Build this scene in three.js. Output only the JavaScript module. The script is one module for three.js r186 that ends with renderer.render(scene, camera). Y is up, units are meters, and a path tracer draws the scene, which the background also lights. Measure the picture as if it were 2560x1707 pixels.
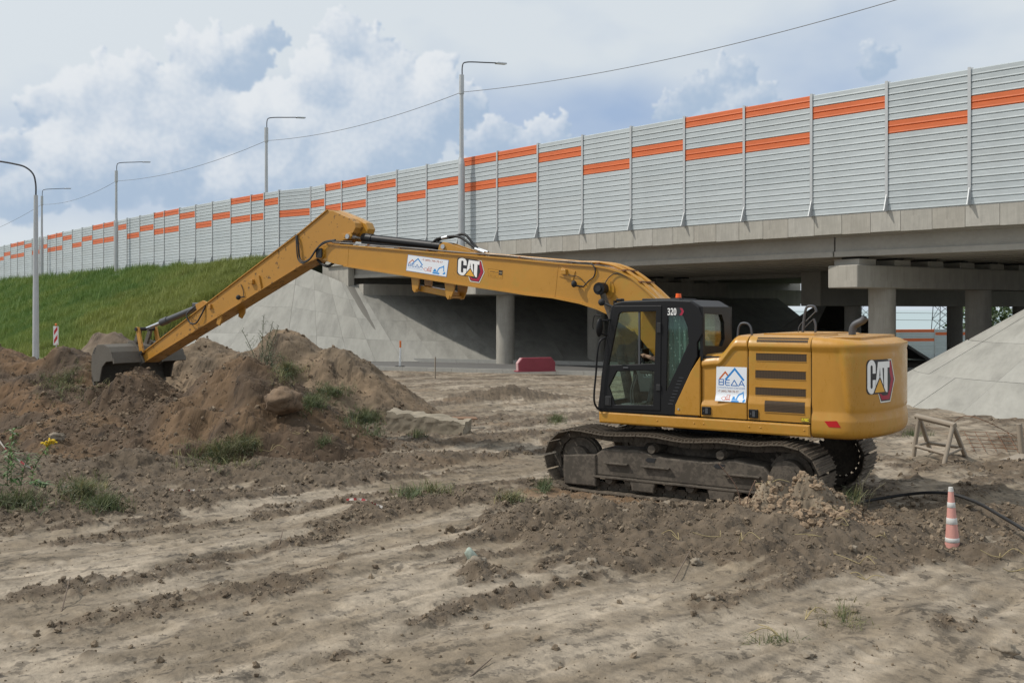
import * as THREE from 'three';
import { mergeGeometries, mergeVertices } from 'three/addons/utils/BufferGeometryUtils.js';
import { RoundedBoxGeometry } from 'three/addons/geometries/RoundedBoxGeometry.js';
import { MarchingCubes } from 'three/addons/objects/MarchingCubes.js';
import { createNoise2D, createNoise3D } from 'simplex-noise';

// ---------------------------------------------------------------- camera, sky, sun, exposure
const scene = new THREE.Scene();
const renderer = new THREE.WebGLRenderer({ antialias: true });
renderer.toneMapping = THREE.LinearToneMapping;
renderer.toneMappingExposure = 0.9;
renderer.shadowMap.enabled = true;
const EYE = 2.85;                                   // eye height above the digger's ground, metres
const camera = new THREE.PerspectiveCamera(37.85, 2560 / 1707, 0.1, 1500);
camera.position.set(0, EYE, 0);
camera.lookAt(0, EYE, -10);
camera.setViewOffset(2560, 1707, 0, 78.5, 2560, 1707);

const prng = (seed) => () => { seed = (seed + 0x6d2b79f5) | 0; let t = Math.imul(seed ^ (seed >>> 15), 1 | seed); t = (t + Math.imul(t ^ (t >>> 7), 61 | t)) ^ t; return ((t ^ (t >>> 14)) >>> 0) / 4294967296; };
const n2 = createNoise2D(prng(11)), n2b = createNoise2D(prng(57)), n3 = createNoise3D(prng(5));
const clamp = THREE.MathUtils.clamp, lerp = THREE.MathUtils.lerp;
const ss = (a, b, x) => { const t = clamp((x - a) / (b - a), 0, 1); return t * t * (3 - 2 * t); };
const fbm = (x, y, o = 4) => { let s = 0, a = 1, m = 0; for (let i = 0; i < o; i++) { s += a * n2(x, y); m += a; x = x * 2.03 + 17.3; y = y * 2.03 - 9.1; a *= 0.5; } return s / m; };

const SUN = new THREE.Vector3(-0.62, 0.74, -0.24).normalize();
const sun = new THREE.DirectionalLight(new THREE.Color(1, 0.95, 0.87), 3.3);
sun.position.copy(SUN).multiplyScalar(120);
sun.castShadow = true; sun.shadow.radius = 3; sun.shadow.mapSize.set(4096, 4096);
Object.assign(sun.shadow.camera, { left: -60, right: 60, top: 60, bottom: -60, near: 1, far: 320 });
sun.target.position.set(0, 0, -30);
scene.add(sun, sun.target);

{ // sky: pale veil of high cloud, blue gaps, heaps of cumulus along the horizon, all round
  const W = 4096, H = 2048, data = new Float32Array(W * H * 4), rnd = prng(77);
  const puffs = [];                                   // azimuth, elevation, radius in degrees
  const px = (x, y, r) => puffs.push([(x - 1176) / 40, (712 - y) / 40, r / 40]);
  [[235, 290, 85], [330, 255, 75], [290, 380, 130], [420, 400, 90], [500, 190, 75], [560, 170, 60], [470, 310, 110], [590, 320, 95], [440, 250, 70], [620, 120, 35], [650, 420, 90],
    [800, 125, 62], [850, 150, 60], [760, 215, 90], [860, 235, 105], [700, 320, 100], [900, 310, 120], [1000, 250, 90], [790, 390, 100], [940, 365, 60], [560, 440, 90],
    [1650, 205, 42], [1695, 200, 40], [1600, 235, 42], [1545, 268, 36], [1700, 262, 60], [1975, 190, 34], [1250, 330, 60], [1120, 330, 55], [90, 400, 60], [130, 470, 70]].forEach((p) => px(...p));
  for (let k = 0; k < 150; k++) {                     // the same kind of clouds round the rest of the horizon
    const az = 34 + rnd() * 292, el = Math.pow(rnd(), 1.4) * 17, r = 1.2 + rnd() * 2.6;
    puffs.push([az > 180 ? az - 360 : az, el, r]);
  }
  const balls = [];                                   // each puff sprouts smaller ones round its upper rim: [az, el, radius, base]
  for (const [a, e, q] of puffs) {
    balls.push([a, e, q, e - q]);
    for (let k = 0; k < 11; k++) { const t = -0.5 + rnd() * 4.1, u = q * (0.55 + 0.4 * rnd()), cr = q * (0.26 + 0.26 * rnd()), ca = a + u * Math.cos(t), ce = e + u * Math.sin(t) * 0.9; balls.push([ca, ce, cr, e - q]); for (let j = 0; j < 4; j++) { const w = -0.3 + rnd() * 3.7, v = cr * (0.7 + 0.3 * rnd()); balls.push([ca + v * Math.cos(w), ce + v * Math.sin(w), cr * (0.25 + 0.3 * rnd()), e - q]); } }
  }
  const bins = Array.from({ length: 361 }, () => []);
  for (const p of balls) for (let b = Math.max(0, Math.floor(p[0] - p[2] - 0.6 + 180)); b <= Math.min(360, Math.floor(p[0] + p[2] + 0.6 + 180)); b++) bins[b].push(p);
  const cloud = (az, el, lx, out) => {                // soft union of the balls: cover, light
    const na = az + 0.34 * n2b(az * 0.55, el * 0.6) + 0.16 * n2(az * 1.5, el * 1.6) + 0.07 * n2b(az * 4, el * 4.2), ne = el + 0.3 * n2(az * 0.6 + 9, el * 0.6) + 0.15 * n2b(az * 1.6, el * 1.7 + 4) + 0.07 * n2(az * 4.2, el * 4);
    let W = 0, L = 0, cover = 0;
    for (const [a, e, q, lo] of bins[clamp(Math.floor(na + 180), 0, 360)]) {
      const dx = (na - a) / q, dy = (ne - e) / q, d2 = dx * dx + dy * dy; if (d2 >= 1) continue;
      const z = Math.sqrt(1 - d2), w = Math.sqrt(q) * Math.exp(2.6 * z * Math.min(q, 1.8) + 0.8 * z), n = lx * dx * 0.62 + dy * 0.62 + z * 0.22, up = ss(-0.3, 4.6, ne - lo);
      W += w; L += w * (n * 0.62 + 0.5) * lerp(0.3, 1.05, up); cover = Math.max(cover, ss(0, 0.62, z));
    }
    out[0] = cover; out[1] = W ? L / W : 0;
  };
  const set = (i, r, g, b) => { data[i] = r; data[i + 1] = g; data[i + 2] = b; data[i + 3] = 1; };
  const cl = [0, 0], sunAz = Math.atan2(SUN.x, -SUN.z) * 57.3, sunEl = Math.asin(SUN.y) * 57.3;
  for (let row = 0; row < H; row++) {
    const el = ((row + 0.5) / H - 0.5) * 180, ce = Math.cos(el / 57.3);
    for (let col = 0; col < W; col++) {
      const i = (row * W + col) * 4;
      if (el < -1) { set(i, 0.62, 0.69, 0.76); continue; }   // haze below the horizon, beyond the end of the ground
      let az = ((col + 0.5) / W - 0.25) * 360; if (az > 180) az -= 360;
      const cs = Math.sin(el / 57.3) * SUN.y + ce * (Math.sin(az / 57.3) * SUN.x - Math.cos(az / 57.3) * SUN.z);
      const veilX = az * ce * 0.055, veilY = el * 0.1;
      let w = 0.74 + 0.5 * fbm(veilX + 4.2, veilY + 1.7, 5) + 0.3 * ss(11, 17, el) + 0.28 * ss(0.2, 0.9, cs);
      w -= 0.75 * Math.exp(-(((az - 3.5) / 9) ** 2) - ((el - 11) / 2.4) ** 2) + 0.35 * Math.exp(-(((az + 18) / 9) ** 2) - ((el - 8) / 3) ** 2) + 0.3 * Math.exp(-(((az - 17) / 7) ** 2) - ((el - 12.5) / 3) ** 2);
      w += 0.3 * Math.exp(-((el / 4) ** 2)) ;
      w = clamp(w, 0, 1);
      let r = lerp(0.40, 0.75, w), g = lerp(0.53, 0.815, w), b = lerp(0.745, 0.87, w);
      const glow = 0.16 * Math.pow(Math.max(cs, 0), 5); r += glow; g += glow * 0.97; b += glow * 0.9;
      if (el > -1 && el < 26) {
        cloud(az, el, az < sunAz || az > sunAz + 180 ? 1 : -1, cl);
        if (cl[0] > 0) {
          const k = cl[0] * lerp(0.4, 0.88, ss(0, 3.5, el)), lit = ss(0.12, 0.9, cl[1] + 0.05 * n2(az * 2.3, el * 2.3) + 0.03 * n2b(az * 6, el * 6));
          r = lerp(r, lerp(0.44, 0.88, lit), k); g = lerp(g, lerp(0.565, 0.915, lit), k); b = lerp(b, lerp(0.73, 0.95, lit), k);
        }
      }
      set(i, r, g, b);
    }
  }
  const t = new THREE.DataTexture(data, W, H, THREE.RGBAFormat, THREE.FloatType);
  t.mapping = THREE.EquirectangularReflectionMapping; t.magFilter = t.minFilter = THREE.LinearFilter; t.needsUpdate = true;
  scene.background = t; scene.environment = t;
}

// ---------------------------------------------------------------- helpers
const V = (x, y, z) => new THREE.Vector3(x, y, z);
// the photograph's pixels (in a 2352 wide view) to points: at() with a known distance, onGround() on a level
const at = (x, y, Z) => V((x - 1176) / 2287 * Z, EYE - (y - 712) / 2287 * Z, -Z);
const onGround = (x, y, Y = 0) => at(x, y, (EYE - Y) * 2287 / (y - 712));
const used = new Map();
const numbered = (n) => { const k = used.get(n) ?? 0; used.set(n, k + 1); return k ? n + '_' + String(k).padStart(3, '0') : n; };
const tag = (o, label, category, group, kind) => { if (label) o.userData.label = label; if (category) o.userData.category = category; if (group) o.userData.group = group; if (kind) o.userData.kind = kind; return o; };
const thing = (name, label, category, p = [0, 0, 0], turn = 0, group) => { const o = new THREE.Group(); o.name = numbered(name); o.position.set(...p); o.rotation.y = turn; scene.add(o); return tag(o, label, category, group); };
const part = (parent, name, geo, mat) => { const m = new THREE.Mesh(Array.isArray(geo) ? join(geo) : geo, mat); m.name = name; parent.add(m); return m; };
const single = (name, geo, mat, label, category, group) => { const m = new THREE.Mesh(Array.isArray(geo) ? join(geo) : geo, mat); m.name = numbered(name); scene.add(m); return tag(m, label, category, group); };
const setting = (name, geo, mat) => { const m = new THREE.Mesh(geo, mat); m.name = numbered(name); scene.add(m); m.userData.kind = 'structure'; return m; };
const plain = (g) => { const h = g.index ? g.toNonIndexed() : g.clone(); for (const k of Object.keys(h.attributes)) if (!['position', 'normal', 'uv'].includes(k)) h.deleteAttribute(k); if (!h.attributes.normal) h.computeVertexNormals(); if (!h.attributes.uv) h.setAttribute('uv', new THREE.BufferAttribute(new Float32Array(h.attributes.position.count * 2), 2)); return h; };
const join = (list) => mergeGeometries(list.map(plain), false);
const box = (x0, x1, y0, y1, z0, z1) => new THREE.BoxGeometry(Math.abs(x1 - x0), Math.abs(y1 - y0), Math.abs(z1 - z0)).translate((x0 + x1) / 2, (y0 + y1) / 2, (z0 + z1) / 2);
const rbox = (x0, x1, y0, y1, z0, z1, r = 0.02, s = 2) => new RoundedBoxGeometry(Math.abs(x1 - x0), Math.abs(y1 - y0), Math.abs(z1 - z0), s, r).translate((x0 + x1) / 2, (y0 + y1) / 2, (z0 + z1) / 2);
const shapeOf = (pts, holes = []) => { const s = new THREE.Shape(pts.map((p) => new THREE.Vector2(p[0], p[1]))); for (const h of holes) s.holes.push(new THREE.Path(h.map((p) => new THREE.Vector2(p[0], p[1])))); return s; };
const ext = (pts, z0, z1, bevel = 0, holes = []) => new THREE.ExtrudeGeometry(shapeOf(pts, holes), { depth: z1 - z0 - 2 * bevel, bevelEnabled: bevel > 0, bevelSize: bevel, bevelThickness: bevel, bevelOffset: -bevel, bevelSegments: 2, steps: 1 }).translate(0, 0, z0 + bevel);
const rod = (p, q, r, r2 = r, seg = 12) => { const a = V(...p), b = V(...q), d = b.clone().sub(a), g = new THREE.CylinderGeometry(r2, r, d.length(), seg, 1); g.applyQuaternion(new THREE.Quaternion().setFromUnitVectors(V(0, 1, 0), d.normalize())); return g.translate(...a.add(b).multiplyScalar(0.5).toArray()); };
const tube = (pts, r, n = 0, seg = 8) => new THREE.TubeGeometry(new THREE.CatmullRomCurve3(pts.map((p) => V(...p)), false, 'centripetal'), n || pts.length * 6, r, seg, false);
const disc = (x, y, z0, z1, r, seg = 24) => new THREE.CylinderGeometry(r, r, z1 - z0, seg).rotateX(Math.PI / 2).translate(x, y, (z0 + z1) / 2);
// planar uv in metres, by the way each face points
const uvBox = (g, s = 1, ox = 0, oy = 0) => { g = g.index ? g.toNonIndexed() : g; const p = g.attributes.position, n = g.attributes.normal, uv = new Float32Array(p.count * 2); for (let i = 0; i < p.count; i++) { const ax = Math.abs(n.getX(i)), ay = Math.abs(n.getY(i)), az = Math.abs(n.getZ(i)); let u, v; if (ay > ax && ay > az) { u = p.getX(i); v = p.getZ(i); } else if (ax > az) { u = p.getZ(i); v = p.getY(i); } else { u = p.getX(i); v = p.getY(i); } uv[i * 2] = u * s + ox; uv[i * 2 + 1] = v * s + oy; } g.setAttribute('uv', new THREE.BufferAttribute(uv, 2)); return g; };
// a strip of given width (z) and thickness that follows a line in x, y
const ribbon = (pts, z0, z1, t) => { const up = [], dn = []; pts.forEach((p, i) => { const a = pts[Math.max(i - 1, 0)], b = pts[Math.min(i + 1, pts.length - 1)], d = Math.hypot(b[0] - a[0], b[1] - a[1]), nx = -(b[1] - a[1]) / d, ny = (b[0] - a[0]) / d; up.push([p[0] + nx * t / 2, p[1] + ny * t / 2]); dn.unshift([p[0] - nx * t / 2, p[1] - ny * t / 2]); }); return ext([...up, ...dn], z0, z1); };
const mat = (color, roughness = 0.8, metalness = 0, more = {}) => new THREE.MeshStandardMaterial({ color: Array.isArray(color) ? new THREE.Color().setRGB(...color) : color, roughness, metalness, ...more });

// tileable value noise, one byte per pixel
function grain(size, cells, octaves, seed, gain = 0.55) {
  const out = new Float32Array(size * size); let a = 1, tot = 0;
  for (let o = 0; o < octaves; o++, cells *= 2, a *= gain) {
    const r = prng(seed + o * 101), lat = Float32Array.from({ length: cells * cells }, r), f = cells / size; tot += a;
    for (let y = 0; y < size; y++) {
      const fy = y * f, y0 = Math.floor(fy), ty = fy - y0, sy = ty * ty * (3 - 2 * ty), r0 = (y0 % cells) * cells, r1 = ((y0 + 1) % cells) * cells;
      for (let x = 0; x < size; x++) {
        const fx = x * f, x0 = Math.floor(fx), tx = fx - x0, sx = tx * tx * (3 - 2 * tx), c0 = x0 % cells, c1 = (x0 + 1) % cells;
        out[y * size + x] += a * lerp(lerp(lat[r0 + c0], lat[r0 + c1], sx), lerp(lat[r1 + c0], lat[r1 + c1], sx), sy);
      }
    }
  }
  for (let i = 0; i < out.length; i++) out[i] /= tot;
  return out;
}
function texture(size, fn, srgb = false, repeat = 1) {
  const d = new Uint8Array(size * size * 4);
  for (let i = 0; i < size * size; i++) { const c = fn(i, i % size, Math.floor(i / size)); d[i * 4] = clamp(c[0], 0, 1) * 255; d[i * 4 + 1] = clamp(c[1], 0, 1) * 255; d[i * 4 + 2] = clamp(c[2], 0, 1) * 255; d[i * 4 + 3] = 255; }
  const t = new THREE.DataTexture(d, size, size); t.wrapS = t.wrapT = THREE.RepeatWrapping; t.magFilter = THREE.LinearFilter; t.minFilter = THREE.LinearMipmapLinearFilter; t.generateMipmaps = true;
  if (srgb) t.colorSpace = THREE.SRGBColorSpace; t.repeat.set(repeat, repeat); t.needsUpdate = true; return t;
}
const gA = grain(1024, 8, 7, 3, 0.62), gB = grain(1024, 32, 5, 9, 0.7), gC = grain(512, 4, 6, 21, 0.6), gD = grain(512, 24, 4, 31, 0.7);

// ---------------------------------------------------------------- materials
const soilMap = texture(1024, (i) => { const k = ss(0.60, 0.68, gB[i]), v = 0.76 + 0.36 * (gA[i] - 0.5) + 0.55 * (gB[(i + 52429) % 1048576] - 0.5) - 0.34 * k; return [v, v * 0.985, v * 0.96]; }, false, 1);
const soilBump = texture(1024, (i) => { const v = 0.55 * gA[i] + 0.6 * gB[i]; return [v, v, v]; }, false, 1);
soilMap.repeat.set(0.23, 0.23); soilBump.repeat.set(0.41, 0.41);
const soil = new THREE.MeshStandardMaterial({ vertexColors: true, map: soilMap, bumpMap: soilBump, bumpScale: 0.03, roughness: 1 });
const concMap = texture(512, (i, x, y) => { const v = 0.86 + 0.24 * (gC[i] - 0.5) + 0.16 * (gD[i] - 0.5); return [v, v * 0.995, v * 0.975]; });
const concBump = texture(512, (i) => { const v = gD[i]; return [v, v, v]; });
const streakMap = texture(512, (i, x, y) => { const v = 0.84 + 0.26 * (gC[i] - 0.5) + 0.3 * (gD[(Math.floor(y / 14) * 512 + x) % 262144] - 0.5); return [v, v * 0.985, v * 0.95]; });
const conc = (c, more = {}) => mat(c, 0.93, 0, { map: concMap, bumpMap: concBump, bumpScale: 0.004, ...more });
const concFascia = [[0.44, 0.425, 0.385], [0.42, 0.40, 0.36], [0.465, 0.45, 0.415], [0.43, 0.415, 0.38]].map((c) => mat(c, 0.93, 0, { map: streakMap, bumpMap: concBump, bumpScale: 0.003 }));
const concBeam = conc([0.42, 0.40, 0.36]), concPier = mat([0.42, 0.40, 0.36], 0.93, 0, { map: streakMap, bumpMap: concBump, bumpScale: 0.003 });
const stainMap = texture(512, (i, x, y) => { const a = gC[i], b = gC[(i + 131072 + 77) % 262144], k = ss(0.5, 0.66, b * 0.7 + gD[i] * 0.3), v = 0.8 + 0.34 * (a - 0.5) + 0.2 * (gD[i] - 0.5) - 0.14 * k; return [v, v * 0.995, v * 0.965]; });
const slabs = [[0.395, 0.385, 0.355], [0.38, 0.37, 0.34], [0.41, 0.40, 0.37]].map((c) => conc(c, { map: stainMap }));
const jointMat = conc([0.2, 0.19, 0.17]);
const asphalt = conc([0.15, 0.145, 0.14]);
const kerbMat = conc([0.42, 0.41, 0.38]);
const dustMap = texture(512, (i) => { const k = ss(0.42, 0.62, gC[i] * 0.6 + gD[i] * 0.45), v = lerp(0.2, 0.35, k); return [v * 1.15, v, v * 0.84]; });
const steelDusty = mat([0.32, 0.305, 0.285], 0.85, 0.1, { map: dustMap });
const trackSteel = mat([0.42, 0.39, 0.35], 0.75, 0.25, { map: dustMap });
const yellowMap = texture(512, (i) => { const v = 0.92 + 0.14 * (gC[i] - 0.5) + 0.1 * (gD[i] - 0.5), k = 0.75 * ss(0.53, 0.68, gC[(i + 90001) % 262144] * 0.7 + gD[i] * 0.3); return [lerp(v, 0.82, k), lerp(v, 0.95, k), lerp(v, 1, k)]; });
const roughMap = texture(512, (i) => { const v = clamp(0.62 + 0.9 * (gC[i] - 0.5) + 0.6 * (gD[i] - 0.5), 0.3, 1); return [v, v, v]; });
const yellow = new THREE.MeshPhysicalMaterial({ color: new THREE.Color().setRGB(0.52, 0.252, 0.03), map: yellowMap, roughnessMap: roughMap, roughness: 0.62, clearcoat: 0.22, clearcoatRoughness: 0.3 });
const wornMap = texture(512, (i, x, y) => { const k = ss(0.6, 0.72, gC[i] * 0.55 + gD[(i * 1 + 4097) % 262144] * 0.45), s = ss(0.68, 0.74, gD[i]); let v = 0.94 + 0.12 * (gC[i] - 0.5); return [lerp(lerp(v, 0.62, k * 0.5), 0.12, s * 0.8), lerp(lerp(v, 0.66, k * 0.5), 0.15, s * 0.8), lerp(lerp(v, 1, k * 0.6), 0.6, s)]; });
const yellowWorn = new THREE.MeshPhysicalMaterial({ color: new THREE.Color().setRGB(0.48, 0.232, 0.034), map: wornMap, roughnessMap: roughMap, roughness: 0.8, clearcoat: 0.12, clearcoatRoughness: 0.4 });
const black = new THREE.MeshPhysicalMaterial({ color: new THREE.Color().setRGB(0.011, 0.011, 0.012), roughness: 0.45, specularIntensity: 0.55 }), blackMatt = mat([0.02, 0.02, 0.021], 0.75), rubber = mat([0.015, 0.015, 0.016], 0.6), darkGrey = mat([0.075, 0.078, 0.085], 0.55, 0.2);
const chrome = mat([0.75, 0.75, 0.76], 0.18, 1), zinc = mat([0.5, 0.52, 0.54], 0.45, 0.85), galv = mat([0.56, 0.58, 0.6], 0.55, 0.3, { map: concMap });
const bucketSteel = mat([0.15, 0.135, 0.115], 0.75, 0.25, { map: concMap, bumpMap: concBump, bumpScale: 0.004 });
const glass = new THREE.MeshPhysicalMaterial({ color: new THREE.Color().setRGB(0.84, 0.92, 0.88), roughness: 0.03, transmission: 1, thickness: 0, ior: 1.5 });
const barrierGreys = [[0.53, 0.58, 0.605], [0.505, 0.555, 0.58], [0.545, 0.595, 0.62], [0.515, 0.56, 0.58]].map((c) => mat(c, 0.45, 0.05, { map: concMap })), barrierOrange = mat([0.72, 0.16, 0.045], 0.5, 0, { map: concMap });
const wood = mat([0.34, 0.29, 0.235], 0.9, 0, { map: streakMap }), rust = mat([0.17, 0.075, 0.035], 0.9);
const redPlastic = mat([0.31, 0.05, 0.075], 0.5, 0, { map: concMap }), whitePaint = mat([0.74, 0.74, 0.72], 0.55), orangePlastic = mat([0.72, 0.17, 0.03], 0.5);

// ---------------------------------------------------------------- ground
const DIG = { x: 3.27, z: -16.13, c: Math.cos(33.5 / 57.2958), s: Math.sin(33.5 / 57.2958) };   // where the digger stands and how it is turned
const digLocal = (x, z) => { const dx = x - DIG.x, dz = z - DIG.z; return [-dx * DIG.c - dz * DIG.s, dx * DIG.s - dz * DIG.c]; };
// [x, z, height, half length, half width, turn]: banks of loose soil pushed up round the digger
const banks = [
  [1.6, -12.75, 0.24, 1.7, 0.95, 0.05], [3.5, -12.3, 0.34, 1.25, 1.05, -0.1], [2.6, -11.5, 0.16, 2.2, 0.8, 0], [-0.6, -14.35, 0.15, 1.6, 0.42, 0.12], [0.6, -13.0, 0.16, 1.0, 0.7, 0.3],
  [-4.1, -16.9, 0.30, 1.0, 0.6, 0.1], [-6.7, -17.4, 0.34, 1.1, 0.8, 0.2], [-7.2, -14.0, 0.26, 1.7, 0.7, 0.1], [-2.9, -16.6, 0.18, 0.8, 0.5, 0], [-5.1, -14.6, 0.1, 1.5, 0.5, 0.2],
  [5.6, -11.15, 0.17, 0.75, 0.36, -0.1], [6.9, -11.2, 0.16, 1.0, 0.45, -0.2], [5.9, -9.2, 0.12, 1.6, 0.22, -0.72], [6.4, -13.6, 0.12, 1.6, 0.35, 0.1], [7.8, -12.4, 0.12, 1.4, 0.3, -0.15],
  [2.2, -8.3, 0.06, 1.2, 0.22, 0.25], [3.7, -9.0, 0.09, 0.55, 0.3, 0.6], [-0.4, -10.6, 0.10, 0.35, 0.22, 0.3], [-3.0, -10.0, 0.05, 1.4, 0.22, 0.66], [-4.3, -10.2, 0.06, 1.2, 0.25, 0.62], [0.7, -10.7, 0.06, 0.8, 0.2, 0.5],
  [-9.5, -17.8, 0.3, 1.3, 0.8, 0], [-1.2, -19.0, 0.12, 1.2, 0.5, 0.2], [1.1, -22, 0.15, 2.5, 0.8, 0], [9.5, -17.5, 0.12, 2, 0.6, -0.2], [-0.3, -32, 0.4, 1.6, 0.6, 0.1], [-1.5, -43.6, 0.5, 1.3, 0.5, 0.2],
];
function bankAt(x, z) {
  let h = 0;
  for (const [bx, bz, H, L, Wd, t] of banks) {
    const dx = x - bx, dz = -(z - bz); if (dx * dx + dz * dz > (L * L + Wd * Wd) * 7) continue;
    const c = Math.cos(t), s = Math.sin(t), a = (dx * c + dz * s) / L, b = (-dx * s + dz * c) / Wd; h += H * Math.exp(-(a * a + b * b) * 1.1);
  }
  return h;
}
const terrace = (v) => { const f = Math.floor(v); return f + ss(0.40, 0.60, v - f); };
function groundAt(x, z, out) {
  const Z = -z, D = 0.356 * x + 0.934 * Z;
  let h = -0.25 * ss(33, 44, D) - (D > 66 ? 0.042 * (D - 66) : 0);
  let loose = 0, orange = 0, pale = 0;
  if (Z < 60 && Math.abs(x) < 60) {
    const near = 1 - ss(30, 44, Z), bend = 0.5 * n2(x * 0.13, z * 0.13);
    const s = x * 0.76 - z * 0.65, q = x * 0.65 + z * 0.76 + bend;          // wheel tracks run along s
    const st = n2(q * 0.6, s * 0.1), st2 = n2b(q * 1.7 + 4, s * 0.22), st3 = n2(q * 4.6 + 2, s * 0.75), iso = n2b(x * 1.25, z * 1.25), big = fbm(x * 0.22 + 3, z * 0.22, 3);
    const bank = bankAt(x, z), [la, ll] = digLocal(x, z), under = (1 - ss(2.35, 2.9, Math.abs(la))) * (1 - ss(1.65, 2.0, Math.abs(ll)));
    const lv = 0.5 * st + 0.34 * st2 + 0.2 * st3 + 0.2 * iso + 0.12 * n2(x * 4.1, z * 4.1) + 0.16 * big + 6.5 * bank + 0.36 * ss(12.5, 17, Z) * lerp(0.35, 1, ss(3, -4, x)) * (1 - 0.8 * ss(26, 31, Z)) - 0.1 * ss(10, 7, Z);
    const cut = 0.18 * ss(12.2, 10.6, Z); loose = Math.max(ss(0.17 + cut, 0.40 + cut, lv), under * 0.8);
    orange = ss(0.25, 0.8, 0.9 * (1 - ss(0.25, 0.9, Math.abs(ll + 1.95))) * (1 - ss(1.9, 2.6, Math.abs(la))) + 0.45 * ss(14, 20, Z) * ss(0.1, 0.6, n2(x * 0.5 + 8, z * 0.8)));
    pale = ss(-0.4, 0.6, 0.6 * n2b(q * 1.1, s * 0.2) + 0.5 * n2(x * 0.35, z * 0.35) + 0.22 * st3 + 0.2 * n2b(x * 2.6, z * 2.6));
    const crust = 1 - loose, ledge = terrace(1.25 * n2b(q * 0.75 + 20, s * 0.09) + 0.25 * iso), groove = ss(0.12, 0.0, Math.abs(n2(q * 0.5 + 40, s * 0.035))) * ss(-0.2, 0.3, n2b(x * 0.3, z * 0.3));
    const tread = ss(0.1, 0.75, Math.sin(s * 33 + 2.2 * n2(q * 2, s * 0.6))) * ss(0.42, 0.56, n2b(q * 0.9 + 9, s * 0.06)) * crust * ss(0.0, 0.4, n2(x * 0.7, z * 0.7));
    let d = 0.028 * big + 0.026 * ledge - 0.03 * groove + bank * (1 + 0.25 * n2(x * 1.6, z * 1.6)) + 0.006 * iso;
    d += loose * (0.018 + 0.03 * n2(x * 2.3, z * 2.3) + 0.026 * n2b(x * 5.1, z * 5.1) + 0.02 * n2(x * 11, z * 11) + 0.013 * n2b(x * 21, z * 21)) + crust * (0.0035 * n2(x * 9, z * 9) + 0.003 * n2b(x * 20, z * 20)) - 0.016 * tread;
    pale *= 1 - 0.5 * tread - 0.35 * groove;
    h += d * near + (1 - near) * 0.05 * big;
    h = lerp(h, -0.02 + 0.03 * n2(x * 3, z * 3), under);
    if (D > 44.5) h = Math.min(h, -0.3);
  }
  if (out) { out[0] = loose; out[1] = orange; out[2] = pale; }
  return h;
}
const DRY = [0.275, 0.222, 0.16], DRY2 = [0.44, 0.372, 0.29], LOOSE = [0.135, 0.1, 0.068], OCHRE = [0.26, 0.155, 0.078];
// dark crumbs dragged out in lines along the wheel tracks
function scrape(x, z) { const s = x * 0.76 - z * 0.65, q = x * 0.65 + z * 0.76 + 0.5 * n2(x * 0.13, z * 0.13); return 0.1 * n2(q * 8, s * 1.1) - 0.3 * ss(0.5, 0.75, n2b(q * 6.5, s * 0.9)) - 0.22 * ss(0.55, 0.8, n2(q * 15, s * 3.2)); }
function soilColor(x, z, m, c) {
  if (0.356 * x - 0.934 * z > 72) { const k = 0.8 + 0.3 * n2(x * 0.05, z * 0.05); c[0] = 0.10 * k; c[1] = 0.135 * k; c[2] = 0.045 * k; return; }
  const f = 0.9 + 0.2 * n2b(x * 1.9, z * 1.9) * 0.6 + 0.09 * n2(x * 7, z * 7) + 0.08 * n2b(x * 17, z * 17) + (z > -30 ? scrape(x, z) * (1 - 0.7 * m[0]) : 0);
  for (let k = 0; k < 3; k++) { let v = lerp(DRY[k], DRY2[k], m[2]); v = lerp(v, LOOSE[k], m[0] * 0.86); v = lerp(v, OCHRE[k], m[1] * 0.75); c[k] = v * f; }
}
{
  const line = (inner, step, grow, to) => { const r = []; for (let v = 0; v <= inner; v += step) r.push(v); let v = r[r.length - 1], s = step; while (v < to) { s *= grow; v += s; r.push(v); } return r; };
  const half = line(8.6, 0.036, 1.035, 900), xs = [...half.slice(1).reverse().map((v) => -v), ...half], zs = [...line(0.3, 0.1, 1.12, 60).slice(1).reverse().map((v) => v - 5.6), ...line(11.5, 0.036, 1.016, 900).map((v) => -(v + 5.6))];
  const nx = xs.length, nz = zs.length, pos = new Float32Array(nx * nz * 3), col = new Float32Array(nx * nz * 3), uv = new Float32Array(nx * nz * 2), idx = new Uint32Array((nx - 1) * (nz - 1) * 6), m = [0, 0, 0], c = [0, 0, 0];
  let i = 0, k = 0;
  for (let b = 0; b < nz; b++) for (let a = 0; a < nx; a++, i++) {
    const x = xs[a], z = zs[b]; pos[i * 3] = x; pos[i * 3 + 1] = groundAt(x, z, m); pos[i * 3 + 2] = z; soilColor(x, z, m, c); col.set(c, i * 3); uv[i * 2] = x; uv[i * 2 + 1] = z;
    if (a < nx - 1 && b < nz - 1) { idx[k++] = i; idx[k++] = i + 1; idx[k++] = i + nx; idx[k++] = i + 1; idx[k++] = i + nx + 1; idx[k++] = i + nx; }
  }
  const g = new THREE.BufferGeometry(); g.setAttribute('position', new THREE.BufferAttribute(pos, 3)); g.setAttribute('color', new THREE.BufferAttribute(col, 3)); g.setAttribute('uv', new THREE.BufferAttribute(uv, 2)); g.setIndex(new THREE.BufferAttribute(idx, 1)); g.computeVertexNormals();
  setting('ground', g, soil);
}

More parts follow.
